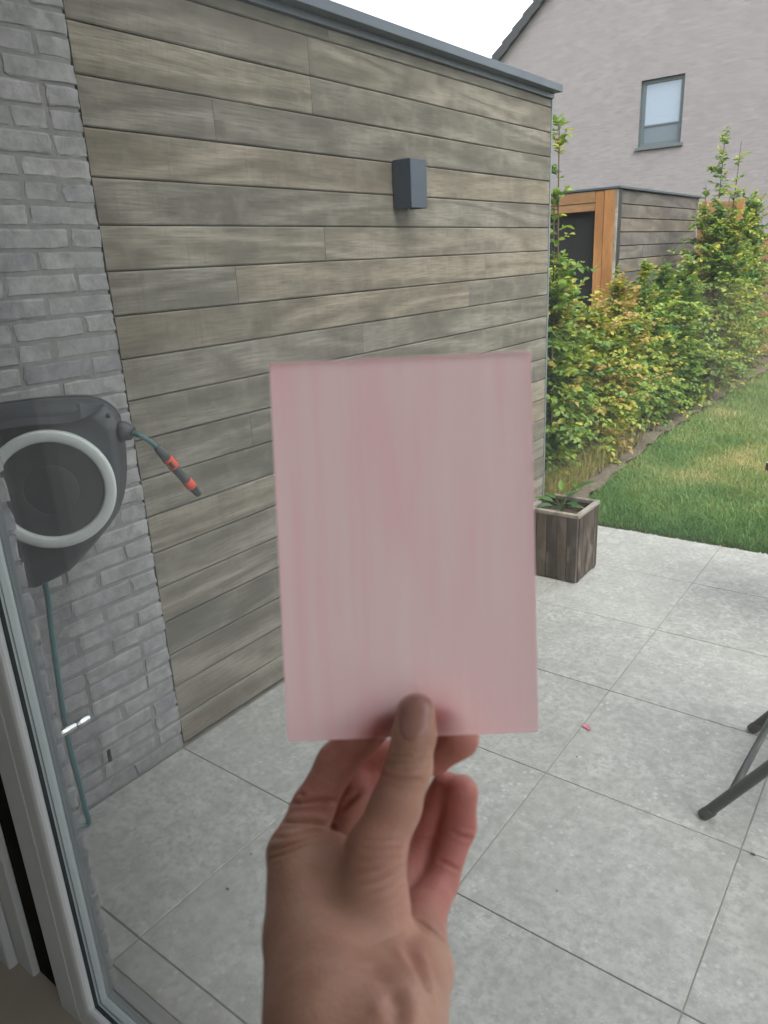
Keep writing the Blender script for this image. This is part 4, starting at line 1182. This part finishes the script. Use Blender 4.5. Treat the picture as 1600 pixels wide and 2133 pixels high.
CREASES = [([[-0.2147, 0.1954, 1.4252], [-0.211, 0.1952, 1.4274], [-0.2085, 0.196, 1.4284], [-0.2065, 0.1971, 1.4288], [-0.2047, 0.1984, 1.429], [-0.2031, 0.1999, 1.4289], [-0.2017, 0.2015, 1.4287], [-0.2003, 0.2031, 1.428], [-0.1992, 0.2049, 1.427], [-0.1984, 0.2071, 1.4256], [-0.1985, 0.2102, 1.4231]], 1.12, 1.36), ([[-0.2108, 0.1859, 1.4228], [-0.208, 0.1866, 1.4243], [-0.2059, 0.1877, 1.425], [-0.2041, 0.1886, 1.4252], [-0.2025, 0.1897, 1.4252], [-0.2011, 0.191, 1.4249], [-0.1999, 0.1924, 1.4244], [-0.1985, 0.1936, 1.4235], [-0.1974, 0.1951, 1.4223], [-0.1966, 0.1968, 1.4207], [-0.1962, 0.1989, 1.4186]], 1.12, 1.36), ([[-0.2043, 0.2098, 1.4055], [-0.2016, 0.2098, 1.4062]], 1.12, 1.36), ([[-0.2104, 0.1783, 1.4204], [-0.2073, 0.1783, 1.4221], [-0.2049, 0.179, 1.4229], [-0.2028, 0.18, 1.4233], [-0.2011, 0.1811, 1.4235], [-0.1999, 0.1826, 1.4235], [-0.1988, 0.1842, 1.4233], [-0.1979, 0.1858, 1.4231], [-0.197, 0.1876, 1.4227], [-0.1963, 0.1895, 1.4221], [-0.1954, 0.1914, 1.4213], [-0.1947, 0.1934, 1.4204], [-0.1941, 0.1955, 1.4192], [-0.1936, 0.1979, 1.4179]], 0.88, 1.02), ([[-0.21, 0.1738, 1.4162], [-0.2067, 0.1737, 1.4189], [-0.2042, 0.1745, 1.4205], [-0.2023, 0.1756, 1.4216], [-0.2006, 0.1769, 1.4223], [-0.1992, 0.1785, 1.4227], [-0.1981, 0.1803, 1.4228], [-0.1971, 0.1823, 1.4227], [-0.1962, 0.1844, 1.4224], [-0.1953, 0.1864, 1.4219], [-0.1945, 0.1884, 1.4213], [-0.1937, 0.1904, 1.4206], [-0.1928, 0.1925, 1.42], [-0.1919, 0.1945, 1.4195]], 1.12, 1.36), ([[-0.2057, 0.1713, 1.4167], [-0.2033, 0.1716, 1.4185], [-0.2014, 0.1723, 1.4198], [-0.1997, 0.1732, 1.4207], [-0.1983, 0.1742, 1.4213], [-0.197, 0.1755, 1.4217], [-0.1959, 0.1772, 1.422], [-0.1949, 0.1792, 1.4219], [-0.1941, 0.1813, 1.4217], [-0.1934, 0.1836, 1.4214]], 0.88, 0.85), ([[-0.2119, 0.1987, 1.4292], [-0.2086, 0.1989, 1.43]], 1.12, 1.19), ([[-0.2028, 0.2161, 1.4115], [-0.2019, 0.2176, 1.413], [-0.201, 0.219, 1.4144], [-0.2001, 0.2205, 1.4159], [-0.1989, 0.2221, 1.4172], [-0.1978, 0.2238, 1.4184], [-0.1969, 0.2256, 1.4193]], 1.5, 1.36), ([[-0.1701, 0.2108, 1.4508], [-0.1661, 0.2097, 1.4525], [-0.1634, 0.2098, 1.453], [-0.1611, 0.2102, 1.4531], [-0.159, 0.211, 1.4528], [-0.1573, 0.2122, 1.4528], [-0.1558, 0.2135, 1.4525], [-0.1545, 0.2152, 1.452], [-0.1534, 0.2171, 1.4511]], 1.0, 1.02), ([[-0.1725, 0.2147, 1.4524], [-0.1686, 0.2129, 1.4553], [-0.1661, 0.2127, 1.4565], [-0.164, 0.2131, 1.4573], [-0.1622, 0.2138, 1.4579], [-0.1605, 0.2146, 1.4583], [-0.159, 0.2157, 1.4585], [-0.1575, 0.2171, 1.4587], [-0.1563, 0.2189, 1.4586], [-0.1552, 0.2209, 1.4582], [-0.1544, 0.2234, 1.4574]], 0.88, 0.68), ([[-0.1699, 0.2157, 1.4578], [-0.1669, 0.2149, 1.459], [-0.1644, 0.2149, 1.4595], [-0.1623, 0.2157, 1.4601], [-0.1603, 0.2167, 1.4605], [-0.1586, 0.2181, 1.4606]], 0.75, 0.59), ([[-0.1653, 0.1873, 1.4356], [-0.1632, 0.1878, 1.436], [-0.1613, 0.1885, 1.4362], [-0.1595, 0.1894, 1.4362], [-0.1578, 0.1904, 1.436], [-0.1564, 0.1917, 1.4358], [-0.1552, 0.1932, 1.4355], [-0.154, 0.1948, 1.4349], [-0.153, 0.1965, 1.4342], [-0.1522, 0.1986, 1.4331]], 0.75, 0.68), ([[-0.1643, 0.1845, 1.4334], [-0.1624, 0.1849, 1.4338], [-0.1607, 0.1856, 1.4341], [-0.1591, 0.1863, 1.4341], [-0.1577, 0.1872, 1.434], [-0.1563, 0.1882, 1.4337], [-0.1549, 0.1897, 1.4334], [-0.1536, 0.1914, 1.433], [-0.1525, 0.1933, 1.4323], [-0.1516, 0.1954, 1.4312], [-0.151, 0.198, 1.4297]], 0.88, 0.94), ([[-0.1654, 0.1817, 1.4301], [-0.1632, 0.182, 1.4309], [-0.1611, 0.1825, 1.4314], [-0.1593, 0.1832, 1.4316], [-0.1576, 0.1841, 1.4316], [-0.156, 0.1851, 1.4315], [-0.1548, 0.1864, 1.4315], [-0.1536, 0.1879, 1.4313], [-0.1526, 0.1895, 1.4309], [-0.1517, 0.1914, 1.4304], [-0.151, 0.1934, 1.4295], [-0.1505, 0.1958, 1.4283]], 0.75, 0.68), ([[-0.1635, 0.1791, 1.4273], [-0.1615, 0.1796, 1.4283], [-0.1596, 0.1804, 1.4289], [-0.1579, 0.1812, 1.4293], [-0.1563, 0.1823, 1.4295], [-0.1549, 0.1834, 1.4295], [-0.1538, 0.1848, 1.4297], [-0.1529, 0.1863, 1.4297], [-0.152, 0.1879, 1.4296], [-0.1512, 0.1896, 1.4292], [-0.1506, 0.1916, 1.4287], [-0.1502, 0.1938, 1.4278], [-0.15, 0.1964, 1.4265]], 0.88, 0.94), ([[-0.1622, 0.1747, 1.424], [-0.1603, 0.1753, 1.425], [-0.1586, 0.1761, 1.4258], [-0.157, 0.1771, 1.4263], [-0.1556, 0.1781, 1.4267], [-0.1542, 0.1794, 1.427], [-0.153, 0.1807, 1.427], [-0.152, 0.1823, 1.4272], [-0.1512, 0.1841, 1.4271], [-0.1504, 0.186, 1.4269], [-0.1497, 0.1881, 1.4266], [-0.1492, 0.1903, 1.426], [-0.1489, 0.193, 1.4249], [-0.1494, 0.1966, 1.4227]], 0.88, 0.85), ([[-0.1568, 0.1729, 1.4237], [-0.1552, 0.1739, 1.4244], [-0.1538, 0.175, 1.4248], [-0.1524, 0.1763, 1.425], [-0.1512, 0.1777, 1.4252], [-0.1501, 0.1792, 1.4251], [-0.1493, 0.1809, 1.4251], [-0.1486, 0.1827, 1.4249], [-0.148, 0.1847, 1.4245], [-0.1475, 0.1869, 1.4239], [-0.1473, 0.1893, 1.4229], [-0.1475, 0.1924, 1.4213]], 0.75, 0.68), ([[-0.1519, 0.1714, 1.4222], [-0.1507, 0.1725, 1.4224], [-0.1496, 0.1738, 1.4227], [-0.1485, 0.1751, 1.4228], [-0.1476, 0.1765, 1.4227], [-0.1467, 0.178, 1.4226], [-0.1458, 0.1797, 1.4223], [-0.1454, 0.1819, 1.4221], [-0.1451, 0.1844, 1.4216], [-0.145, 0.1872, 1.4206], [-0.1455, 0.1908, 1.4188]], 0.88, 0.77), ([[-0.1497, 0.1659, 1.4197], [-0.1488, 0.1673, 1.4196], [-0.1478, 0.1688, 1.4195], [-0.1469, 0.1702, 1.4195], [-0.1459, 0.1716, 1.4194], [-0.145, 0.173, 1.4193], [-0.1442, 0.1746, 1.4191], [-0.1435, 0.1762, 1.419], [-0.1429, 0.1779, 1.4188], [-0.1424, 0.1797, 1.4184], [-0.142, 0.1818, 1.4178], [-0.1418, 0.1841, 1.4168]], 0.75, 0.51), ([[-0.1386, 0.1567, 1.4223], [-0.1391, 0.1597, 1.42], [-0.1393, 0.1624, 1.4182], [-0.1392, 0.1647, 1.417], [-0.1389, 0.167, 1.416], [-0.1386, 0.1692, 1.415], [-0.1382, 0.1714, 1.4141], [-0.1379, 0.1737, 1.4131], [-0.1376, 0.1762, 1.4119], [-0.1376, 0.1789, 1.4104]], 0.75, 0.51), ([[-0.1438, 0.1933, 1.3991], [-0.1414, 0.1933, 1.3992], [-0.139, 0.1933, 1.3993], [-0.1368, 0.1935, 1.3991], [-0.1349, 0.1931, 1.3992], [-0.1332, 0.193, 1.3989], [-0.1316, 0.1931, 1.3982], [-0.1303, 0.1934, 1.3972], [-0.1284, 0.1929, 1.3963], [-0.1268, 0.1929, 1.3948]], 1.5, 1.7), ([[-0.1583, 0.248, 1.3966], [-0.1562, 0.2486, 1.396], [-0.1543, 0.2496, 1.3951], [-0.1526, 0.2509, 1.3937], [-0.1514, 0.2531, 1.3923], [-0.151, 0.2567, 1.3893]], 1.0, 1.02), ([[-0.159, 0.2366, 1.3879], [-0.1569, 0.2368, 1.3877], [-0.1551, 0.2372, 1.3872], [-0.1534, 0.2379, 1.3864], [-0.1519, 0.2389, 1.3852], [-0.1505, 0.2409, 1.3832]], 1.0, 1.02), ([[-0.1764, 0.2405, 1.3913], [-0.1738, 0.2409, 1.3918], [-0.1712, 0.242, 1.3917], [-0.1689, 0.2436, 1.3911]], 1.0, 1.02), ([[-0.1307, 0.1717, 1.4129], [-0.128, 0.1692, 1.4149], [-0.1255, 0.167, 1.4165], [-0.1231, 0.1649, 1.4179], [-0.1209, 0.163, 1.4191], [-0.1189, 0.1612, 1.4201], [-0.1171, 0.16, 1.4206], [-0.1154, 0.1589, 1.4209], [-0.1138, 0.1579, 1.4211], [-0.1123, 0.157, 1.4211], [-0.1109, 0.1563, 1.421], [-0.1095, 0.1556, 1.4207]], 2.75, 1.53), ([[-0.1182, 0.1435, 1.4283], [-0.117, 0.1429, 1.428], [-0.1158, 0.1423, 1.4277], [-0.1147, 0.1418, 1.4273], [-0.1136, 0.1414, 1.4269], [-0.1131, 0.1401, 1.4265], [-0.1126, 0.1388, 1.4261], [-0.1122, 0.1377, 1.4256], [-0.1118, 0.1365, 1.425]], 3.12, 1.7), ([[-0.1306, 0.1491, 1.4278], [-0.1288, 0.1482, 1.4282], [-0.1271, 0.1474, 1.4284], [-0.1254, 0.1467, 1.4286], [-0.1242, 0.1446, 1.4289], [-0.1232, 0.1427, 1.429]], 5.0, 1.02)]
NAIL = [[[-0.17175, 0.23018, 1.47795], [-0.17146, 0.23115, 1.47848], [-0.17081, 0.23213, 1.47906], [-0.16972, 0.23299, 1.47964], [-0.16834, 0.23376, 1.48004], [-0.16694, 0.23464, 1.48011], [-0.16582, 0.23587, 1.47976], [-0.16489, 0.23717, 1.47902], [-0.164, 0.23807, 1.47816], [-0.16285, 0.23802, 1.47769], [-0.16173, 0.23748, 1.47741]], [[-0.17184, 0.22932, 1.47746], [-0.16899, 0.22818, 1.4786], [-0.16853, 0.22904, 1.47923], [-0.16769, 0.22997, 1.4798], [-0.16649, 0.23087, 1.48017], [-0.16515, 0.23175, 1.48024], [-0.1639, 0.23273, 1.48004], [-0.16272, 0.23349, 1.47959], [-0.16166, 0.23382, 1.47899], [-0.16079, 0.23376, 1.47838], [-0.16085, 0.23688, 1.47712]], [[-0.17181, 0.22833, 1.47679], [-0.16879, 0.22724, 1.47797], [-0.16703, 0.22722, 1.4784], [-0.16642, 0.22807, 1.47905], [-0.16537, 0.22899, 1.47949], [-0.16407, 0.22986, 1.4796], [-0.1628, 0.23074, 1.47942], [-0.16165, 0.2313, 1.47894], [-0.16073, 0.2314, 1.4783], [-0.16008, 0.233, 1.47784], [-0.15993, 0.23608, 1.47667]], [[-0.17166, 0.22727, 1.47589], [-0.1689, 0.22642, 1.47714], [-0.16664, 0.22627, 1.47756], [-0.16536, 0.22665, 1.47789], [-0.16453, 0.22752, 1.47847], [-0.16328, 0.22839, 1.47864], [-0.16202, 0.22917, 1.47843], [-0.16099, 0.22949, 1.47786], [-0.16017, 0.23046, 1.47752], [-0.1594, 0.23254, 1.47709], [-0.15903, 0.2351, 1.476]], [[-0.17143, 0.22631, 1.47469], [-0.16884, 0.22556, 1.476], [-0.16678, 0.22552, 1.47662], [-0.16486, 0.22575, 1.47679], [-0.16384, 0.22635, 1.47716], [-0.16269, 0.2272, 1.47745], [-0.16149, 0.22785, 1.47716], [-0.16057, 0.22846, 1.4768], [-0.15955, 0.23008, 1.47664], [-0.15874, 0.23183, 1.47608], [-0.15828, 0.23401, 1.47506]], [[-0.17105, 0.22538, 1.47333], [-0.16865, 0.22476, 1.47458], [-0.16672, 0.22473, 1.47529], [-0.165, 0.22503, 1.4757], [-0.16334, 0.22552, 1.47575], [-0.16228, 0.22626, 1.47607], [-0.16121, 0.22684, 1.47578], [-0.16003, 0.22809, 1.47576], [-0.15904, 0.22941, 1.47541], [-0.15825, 0.23097, 1.47481], [-0.15775, 0.23296, 1.47385]], [[-0.17033, 0.22417, 1.47221], [-0.16816, 0.22379, 1.47324], [-0.16635, 0.22387, 1.47387], [-0.16475, 0.22421, 1.47427], [-0.1633, 0.22475, 1.47449], [-0.16198, 0.22546, 1.47457], [-0.16077, 0.22634, 1.47451], [-0.15969, 0.22738, 1.4743], [-0.15874, 0.22862, 1.47393], [-0.15795, 0.23011, 1.47335], [-0.15742, 0.23199, 1.47245]], [[-0.16953, 0.22294, 1.47113], [-0.16752, 0.22276, 1.472], [-0.16578, 0.22293, 1.47257], [-0.16421, 0.22336, 1.47296], [-0.16273, 0.22412, 1.47335], [-0.1616, 0.22457, 1.47316], [-0.16067, 0.22544, 1.47335], [-0.15943, 0.22642, 1.47296], [-0.15844, 0.22763, 1.47257], [-0.15761, 0.22906, 1.47202], [-0.15701, 0.23081, 1.47121]], [[-0.16868, 0.22182, 1.4701], [-0.16676, 0.22181, 1.4709], [-0.16506, 0.22214, 1.47151], [-0.1635, 0.22284, 1.47209], [-0.16241, 0.22313, 1.47198], [-0.16119, 0.22363, 1.47179], [-0.16019, 0.22457, 1.47197], [-0.15944, 0.22546, 1.47207], [-0.15827, 0.22653, 1.47148], [-0.15734, 0.22788, 1.47088], [-0.15663, 0.22951, 1.47011]], [[-0.1678, 0.2209, 1.46916], [-0.16595, 0.22108, 1.47], [-0.16431, 0.22166, 1.47076], [-0.16314, 0.22201, 1.47091], [-0.16202, 0.2221, 1.47052], [-0.16078, 0.2227, 1.47043], [-0.15971, 0.22361, 1.4705], [-0.15908, 0.22465, 1.47089], [-0.15829, 0.22555, 1.47073], [-0.15721, 0.22672, 1.46998], [-0.15637, 0.22821, 1.46917]], [[-0.16695, 0.22022, 1.46835], [-0.16518, 0.22061, 1.46932], [-0.16386, 0.22103, 1.46979], [-0.16286, 0.22094, 1.46932], [-0.16165, 0.2212, 1.46905], [-0.16042, 0.22183, 1.46901], [-0.15932, 0.22269, 1.46905], [-0.15853, 0.22374, 1.46931], [-0.1581, 0.22476, 1.46977], [-0.15724, 0.22572, 1.46931], [-0.15627, 0.22702, 1.46838]], [[-0.16616, 0.21975, 1.46772], [-0.16463, 0.22018, 1.46857], [-0.1637, 0.22, 1.46809], [-0.16256, 0.22004, 1.46772], [-0.16132, 0.22039, 1.46755], [-0.16011, 0.22104, 1.46754], [-0.15901, 0.22187, 1.46755], [-0.15813, 0.22288, 1.46773], [-0.15754, 0.22394, 1.4681], [-0.15721, 0.22493, 1.46858], [-0.1563, 0.22601, 1.46776]], [[-0.16544, 0.21943, 1.46726], [-0.16455, 0.21918, 1.4668], [-0.16348, 0.21909, 1.46639], [-0.16227, 0.21923, 1.46612], [-0.16103, 0.21965, 1.46601], [-0.15984, 0.2203, 1.46601], [-0.15875, 0.22112, 1.46601], [-0.15783, 0.22209, 1.46612], [-0.15714, 0.22316, 1.4664], [-0.15668, 0.22422, 1.46682], [-0.15642, 0.22518, 1.46729]]]
CARD = [[-0.24231, 0.23612, 1.62628], [-0.14829, 0.30805, 1.62562], [-0.12365, 0.27155, 1.45398], [-0.21786, 0.19985, 1.4555]]

def rcone(p, a, b, ra, rb_):
    ba = b - a; t = np.clip(((p - a) @ ba) / (ba @ ba), 0, 1)
    q = p - a - t[:, None] * ba
    return np.sqrt((q * q).sum(1)) - (ra + (rb_ - ra) * t)
def smin(a, b, k):
    h = np.clip(.5 + .5 * (b - a) / k, 0, 1); return b + (a - b) * h - k * h * (1 - h)
def hand_sdf(p):
    tot = None
    for n_, c, k in HAND:
        dd = None
        for s, e in zip(c[:-1], c[1:]):
            x = rcone(p, np.array(s[:3]), np.array(e[:3]), s[3], e[3])
            dd = x if dd is None else smin(dd, x, .004)
        tot = dd if tot is None else smin(tot, dd, k)
    return tot
def surface(h):
    allp = np.array([q for n_, c, k in HAND for q in c])
    lo = (allp[:, :3] - allp[:, 3:]).min(0) - .006; hi = (allp[:, :3] + allp[:, 3:]).max(0) + .006
    BL = 8
    nb = np.ceil((hi - lo) / (h * BL)).astype(int)
    ns_ = nb * BL + 1
    g = np.stack(np.meshgrid(*[np.arange(k) for k in nb], indexing='ij'), -1).reshape(-1, 3)
    cen = lo + (g * BL + BL / 2) * h
    dc = hand_sdf(cen)
    Fg = np.ones(ns_, np.float32)
    for b, d in zip(g[dc < 0], dc[dc < 0]):
        Fg[b[0] * BL:b[0] * BL + BL + 1, b[1] * BL:b[1] * BL + BL + 1, b[2] * BL:b[2] * BL + BL + 1] = -1
    near = g[np.abs(dc) < h * BL * .95 + .002]
    r_ = np.arange(BL + 1); loc = np.stack(np.meshgrid(r_, r_, r_, indexing='ij'), -1).reshape(-1, 3)
    for k in range(0, len(near), 200):
        blk = near[k:k + 200]
        idx = (blk[:, None] * BL + loc[None]).reshape(-1, 3)
        Fg[idx[:, 0], idx[:, 1], idx[:, 2]] = hand_sdf(lo + idx * h)
    # naive surface nets
    s = Fg < 0
    c = [s[i:ns_[0] - 1 + i, j:ns_[1] - 1 + j, k:ns_[2] - 1 + k] for i in (0, 1) for j in (0, 1) for k in (0, 1)]
    cnt = sum(x.astype(np.int8) for x in c)
    act = (cnt > 0) & (cnt < 8)
    ids = -np.ones(act.shape, np.int64); cells = np.argwhere(act); ids[act] = np.arange(len(cells))
    pos = np.zeros((len(cells), 3)); num = np.zeros(len(cells))
    cor = [(i, j, k) for i in (0, 1) for j in (0, 1) for k in (0, 1)]
    for a in range(8):
        for b in range(a + 1, 8):
            if sum(abs(x - y) for x, y in zip(cor[a], cor[b])) != 1: continue
            ca_ = cells + cor[a]; cb_ = cells + cor[b]
            fa = Fg[ca_[:, 0], ca_[:, 1], ca_[:, 2]]; fb = Fg[cb_[:, 0], cb_[:, 1], cb_[:, 2]]
            m_ = (fa < 0) != (fb < 0)
            t = np.where(m_, fa / np.where(fa == fb, 1, fa - fb), 0)
            pos[m_] += (np.array(cor[a]) + (np.array(cor[b]) - np.array(cor[a])) * t[:, None])[m_]; num[m_] += 1
    V = lo + (cells + pos / num[:, None]) * h
    quads = []
    for ax_ in range(3):
        u, v_ = [(1, 2), (2, 0), (0, 1)][ax_]
        sl0 = [slice(None)] * 3; sl1 = [slice(None)] * 3
        sl0[ax_] = slice(0, -1); sl1[ax_] = slice(1, None)
        d = s[tuple(sl0)] != s[tuple(sl1)]
        e = np.argwhere(d)
        e = e[(e[:, u] > 0) & (e[:, v_] > 0) & (e[:, u] < ns_[u] - 1) & (e[:, v_] < ns_[v_] - 1)]
        flip = s[e[:, 0], e[:, 1], e[:, 2]]
        du = np.zeros(3, int); du[u] = 1; dv = np.zeros(3, int); dv[v_] = 1
        q = np.stack([ids[tuple((e - du - dv).T)], ids[tuple((e - dv).T)], ids[tuple(e.T)], ids[tuple((e - du).T)]], 1)
        q[~flip] = q[~flip][:, ::-1]
        quads.append(q)
    return V, np.concatenate(quads)
V, Q = surface(.0011)
def grad(P, e=2e-4):
    g = np.stack([hand_sdf(P + np.eye(3)[i] * e) - hand_sdf(P - np.eye(3)[i] * e) for i in range(3)], 1)
    return g / np.maximum(np.linalg.norm(g, axis=1, keepdims=True), 1e-9)
G = grad(V)
V = V - G * hand_sdf(V)[:, None] * .9
# skin folds: shallow furrows along measured creases, with a small ridge either side
disp = np.zeros(len(V))
for L_, wd, dp in CREASES:
    pts = np.array(L_)
    best = np.full(len(V), 9.0); par = np.zeros(len(V))
    for i, (a, b) in enumerate(zip(pts[:-1], pts[1:])):
        ba = b - a; t = np.clip(((V - a) @ ba) / (ba @ ba), 0, 1)
        d = np.linalg.norm(V - a - t[:, None] * ba, axis=1)
        k = d < best; best[k] = d[k]; par[k] = (i + t[k]) / (len(pts) - 1)
    w = wd * .001; fade = np.clip(np.minimum(par, 1 - par) * 5 + .25, 0, 1)
    x = best / w
    disp += dp * .001 * fade * (-np.exp(-x * x) + .45 * np.exp(-((x - 2.0) / .9) ** 2))
V = V + G * disp[:, None]
per = thing('person', 'hand and forearm reaching up from below, thumb and fingers pinching the pink sheet', 'person', (-.12, .13, 1.38))
me = bpy.data.meshes.new('hand')
me.from_pydata([tuple(v) for v in V], [], [tuple(int(i) for i in q) for q in Q])
me.polygons.foreach_set('use_smooth', [True] * len(Q)); me.update(); me.materials.append(M['skin'])
# the pads of the curled fingers are redder than the back of the hand
dn = {}
for n_, c, k in HAND:
    d_ = None
    for s0, s1 in zip(c[:-1], c[1:]):
        x = rcone(V, np.array(s0[:3]), np.array(s1[:3]), s0[3], s1[3])
        d_ = x if d_ is None else np.minimum(d_, x)
    dn[n_] = d_
red = np.min([dn[q] for q in ('middle', 'ring', 'pinky')], axis=0); oth = np.min([dn[q] for q in ('thumb', 'palm', 'index_base', 'forearm')], axis=0)
fl_ = np.clip((oth - red) / .034 + .12, 0, 1)
idx_ = np.clip((np.min([dn['thumb'], dn['palm'], dn['index_base']], axis=0) - dn['index']) / .02, 0, .6)
fl_ = np.maximum(fl_, idx_)
at = me.attributes.new('flush', 'FLOAT', 'POINT'); at.data.foreach_set('value', fl_.astype(np.float32))
link('hand', me, None, per)
# thumb nail: a thin curved plate set on the thumb
NP = np.array(NAIL); nj, ni = NP.shape[:2]
view = NP.reshape(-1, 3) - np.array(EYE); view /= np.linalg.norm(view, axis=1, keepdims=True)
Nn = grad(NP.reshape(-1, 3)); Pn = NP.reshape(-1, 3)
jj, ii = np.divmod(np.arange(nj * ni), ni)
edge = np.maximum(np.abs(ii - (ni - 1) / 2) / ((ni - 1) / 2), np.abs(jj - (nj - 1) / 2) / ((nj - 1) / 2))
lift = .0010 * np.clip((1 - edge) * 5, -.0, 1) + np.where(edge > .99, -.0004, 0.00005)
top = Pn + Nn * lift[:, None]; bot = Pn - Nn * .0012
nv = [tuple(v) for v in top] + [tuple(v) for v in bot]; o_ = nj * ni
nf = []
for j in range(nj - 1):
    for i in range(ni - 1):
        a = j * ni + i
        nf.append((a, a + ni, a + ni + 1, a + 1)); nf.append((o_ + a, o_ + a + 1, o_ + a + ni + 1, o_ + a + ni))
rim_ = [i for i in range(ni)] + [j * ni + ni - 1 for j in range(1, nj)] + [(nj - 1) * ni + i for i in range(ni - 2, -1, -1)] + [j * ni for j in range(nj - 2, 0, -1)]
for k in range(len(rim_)):
    a, b = rim_[k], rim_[(k + 1) % len(rim_)]
    nf.append((a, b, o_ + b, o_ + a))
mb = MB(); mb.add(nv, nf, True); mb.build('thumb_nail', M['nail'], per)

# card
C0, C1, C2, C3 = [Vector(q) for q in CARD]
ex = ((C1 - C0) + (C2 - C3)).normalized(); ez = ((C0 - C3) + (C1 - C2)); ez = (ez - ex * ez.dot(ex)).normalized(); ey = ez.cross(ex)
cen = (C0 + C1 + C2 + C3) / 4 + ey * .0006
def loc_(p): d = p - cen; return (d.dot(ex), d.dot(ez))
pts2 = [loc_(q) for q in (C3, C2, C1, C0)]
TH = .0018
cb = bmesh.new()
fr_ = [cb.verts.new((x, 0.0, z)) for x, z in pts2]; bk_ = [cb.verts.new((x, TH, z)) for x, z in pts2]
cb.faces.new(fr_); cb.faces.new(bk_[::-1])
for k in range(4): cb.faces.new((fr_[(k + 1) % 4], fr_[k], bk_[k], bk_[(k + 1) % 4]))
bmesh.ops.recalc_face_normals(cb, faces=cb.faces[:])
bmesh.ops.bevel(cb, geom=cb.edges[:], offset=.0007, segments=2, affect='EDGES')
cb.normal_update()
for f_ in cb.faces: f_.material_index = 0 if f_.normal.y < -.97 else (1 if f_.normal.y > .15 else 2)
cme = bpy.data.meshes.new('pink_sheet'); cb.to_mesh(cme); cb.free(); cme.materials.append(M['card']); cme.materials.append(M['card_body']); cme.materials.append(M['card_edge'])
co = bpy.data.objects.new('pink_sheet', cme); COL.objects.link(co)
co.matrix_world = Matrix(((ex.x, ey.x, ez.x, cen.x), (ex.y, ey.y, ez.y, cen.y), (ex.z, ey.z, ez.z, cen.z), (0, 0, 0, 1)))
tag(co, 'blank translucent pink rectangular sheet with pale streaks held up by the hand', 'sheet')
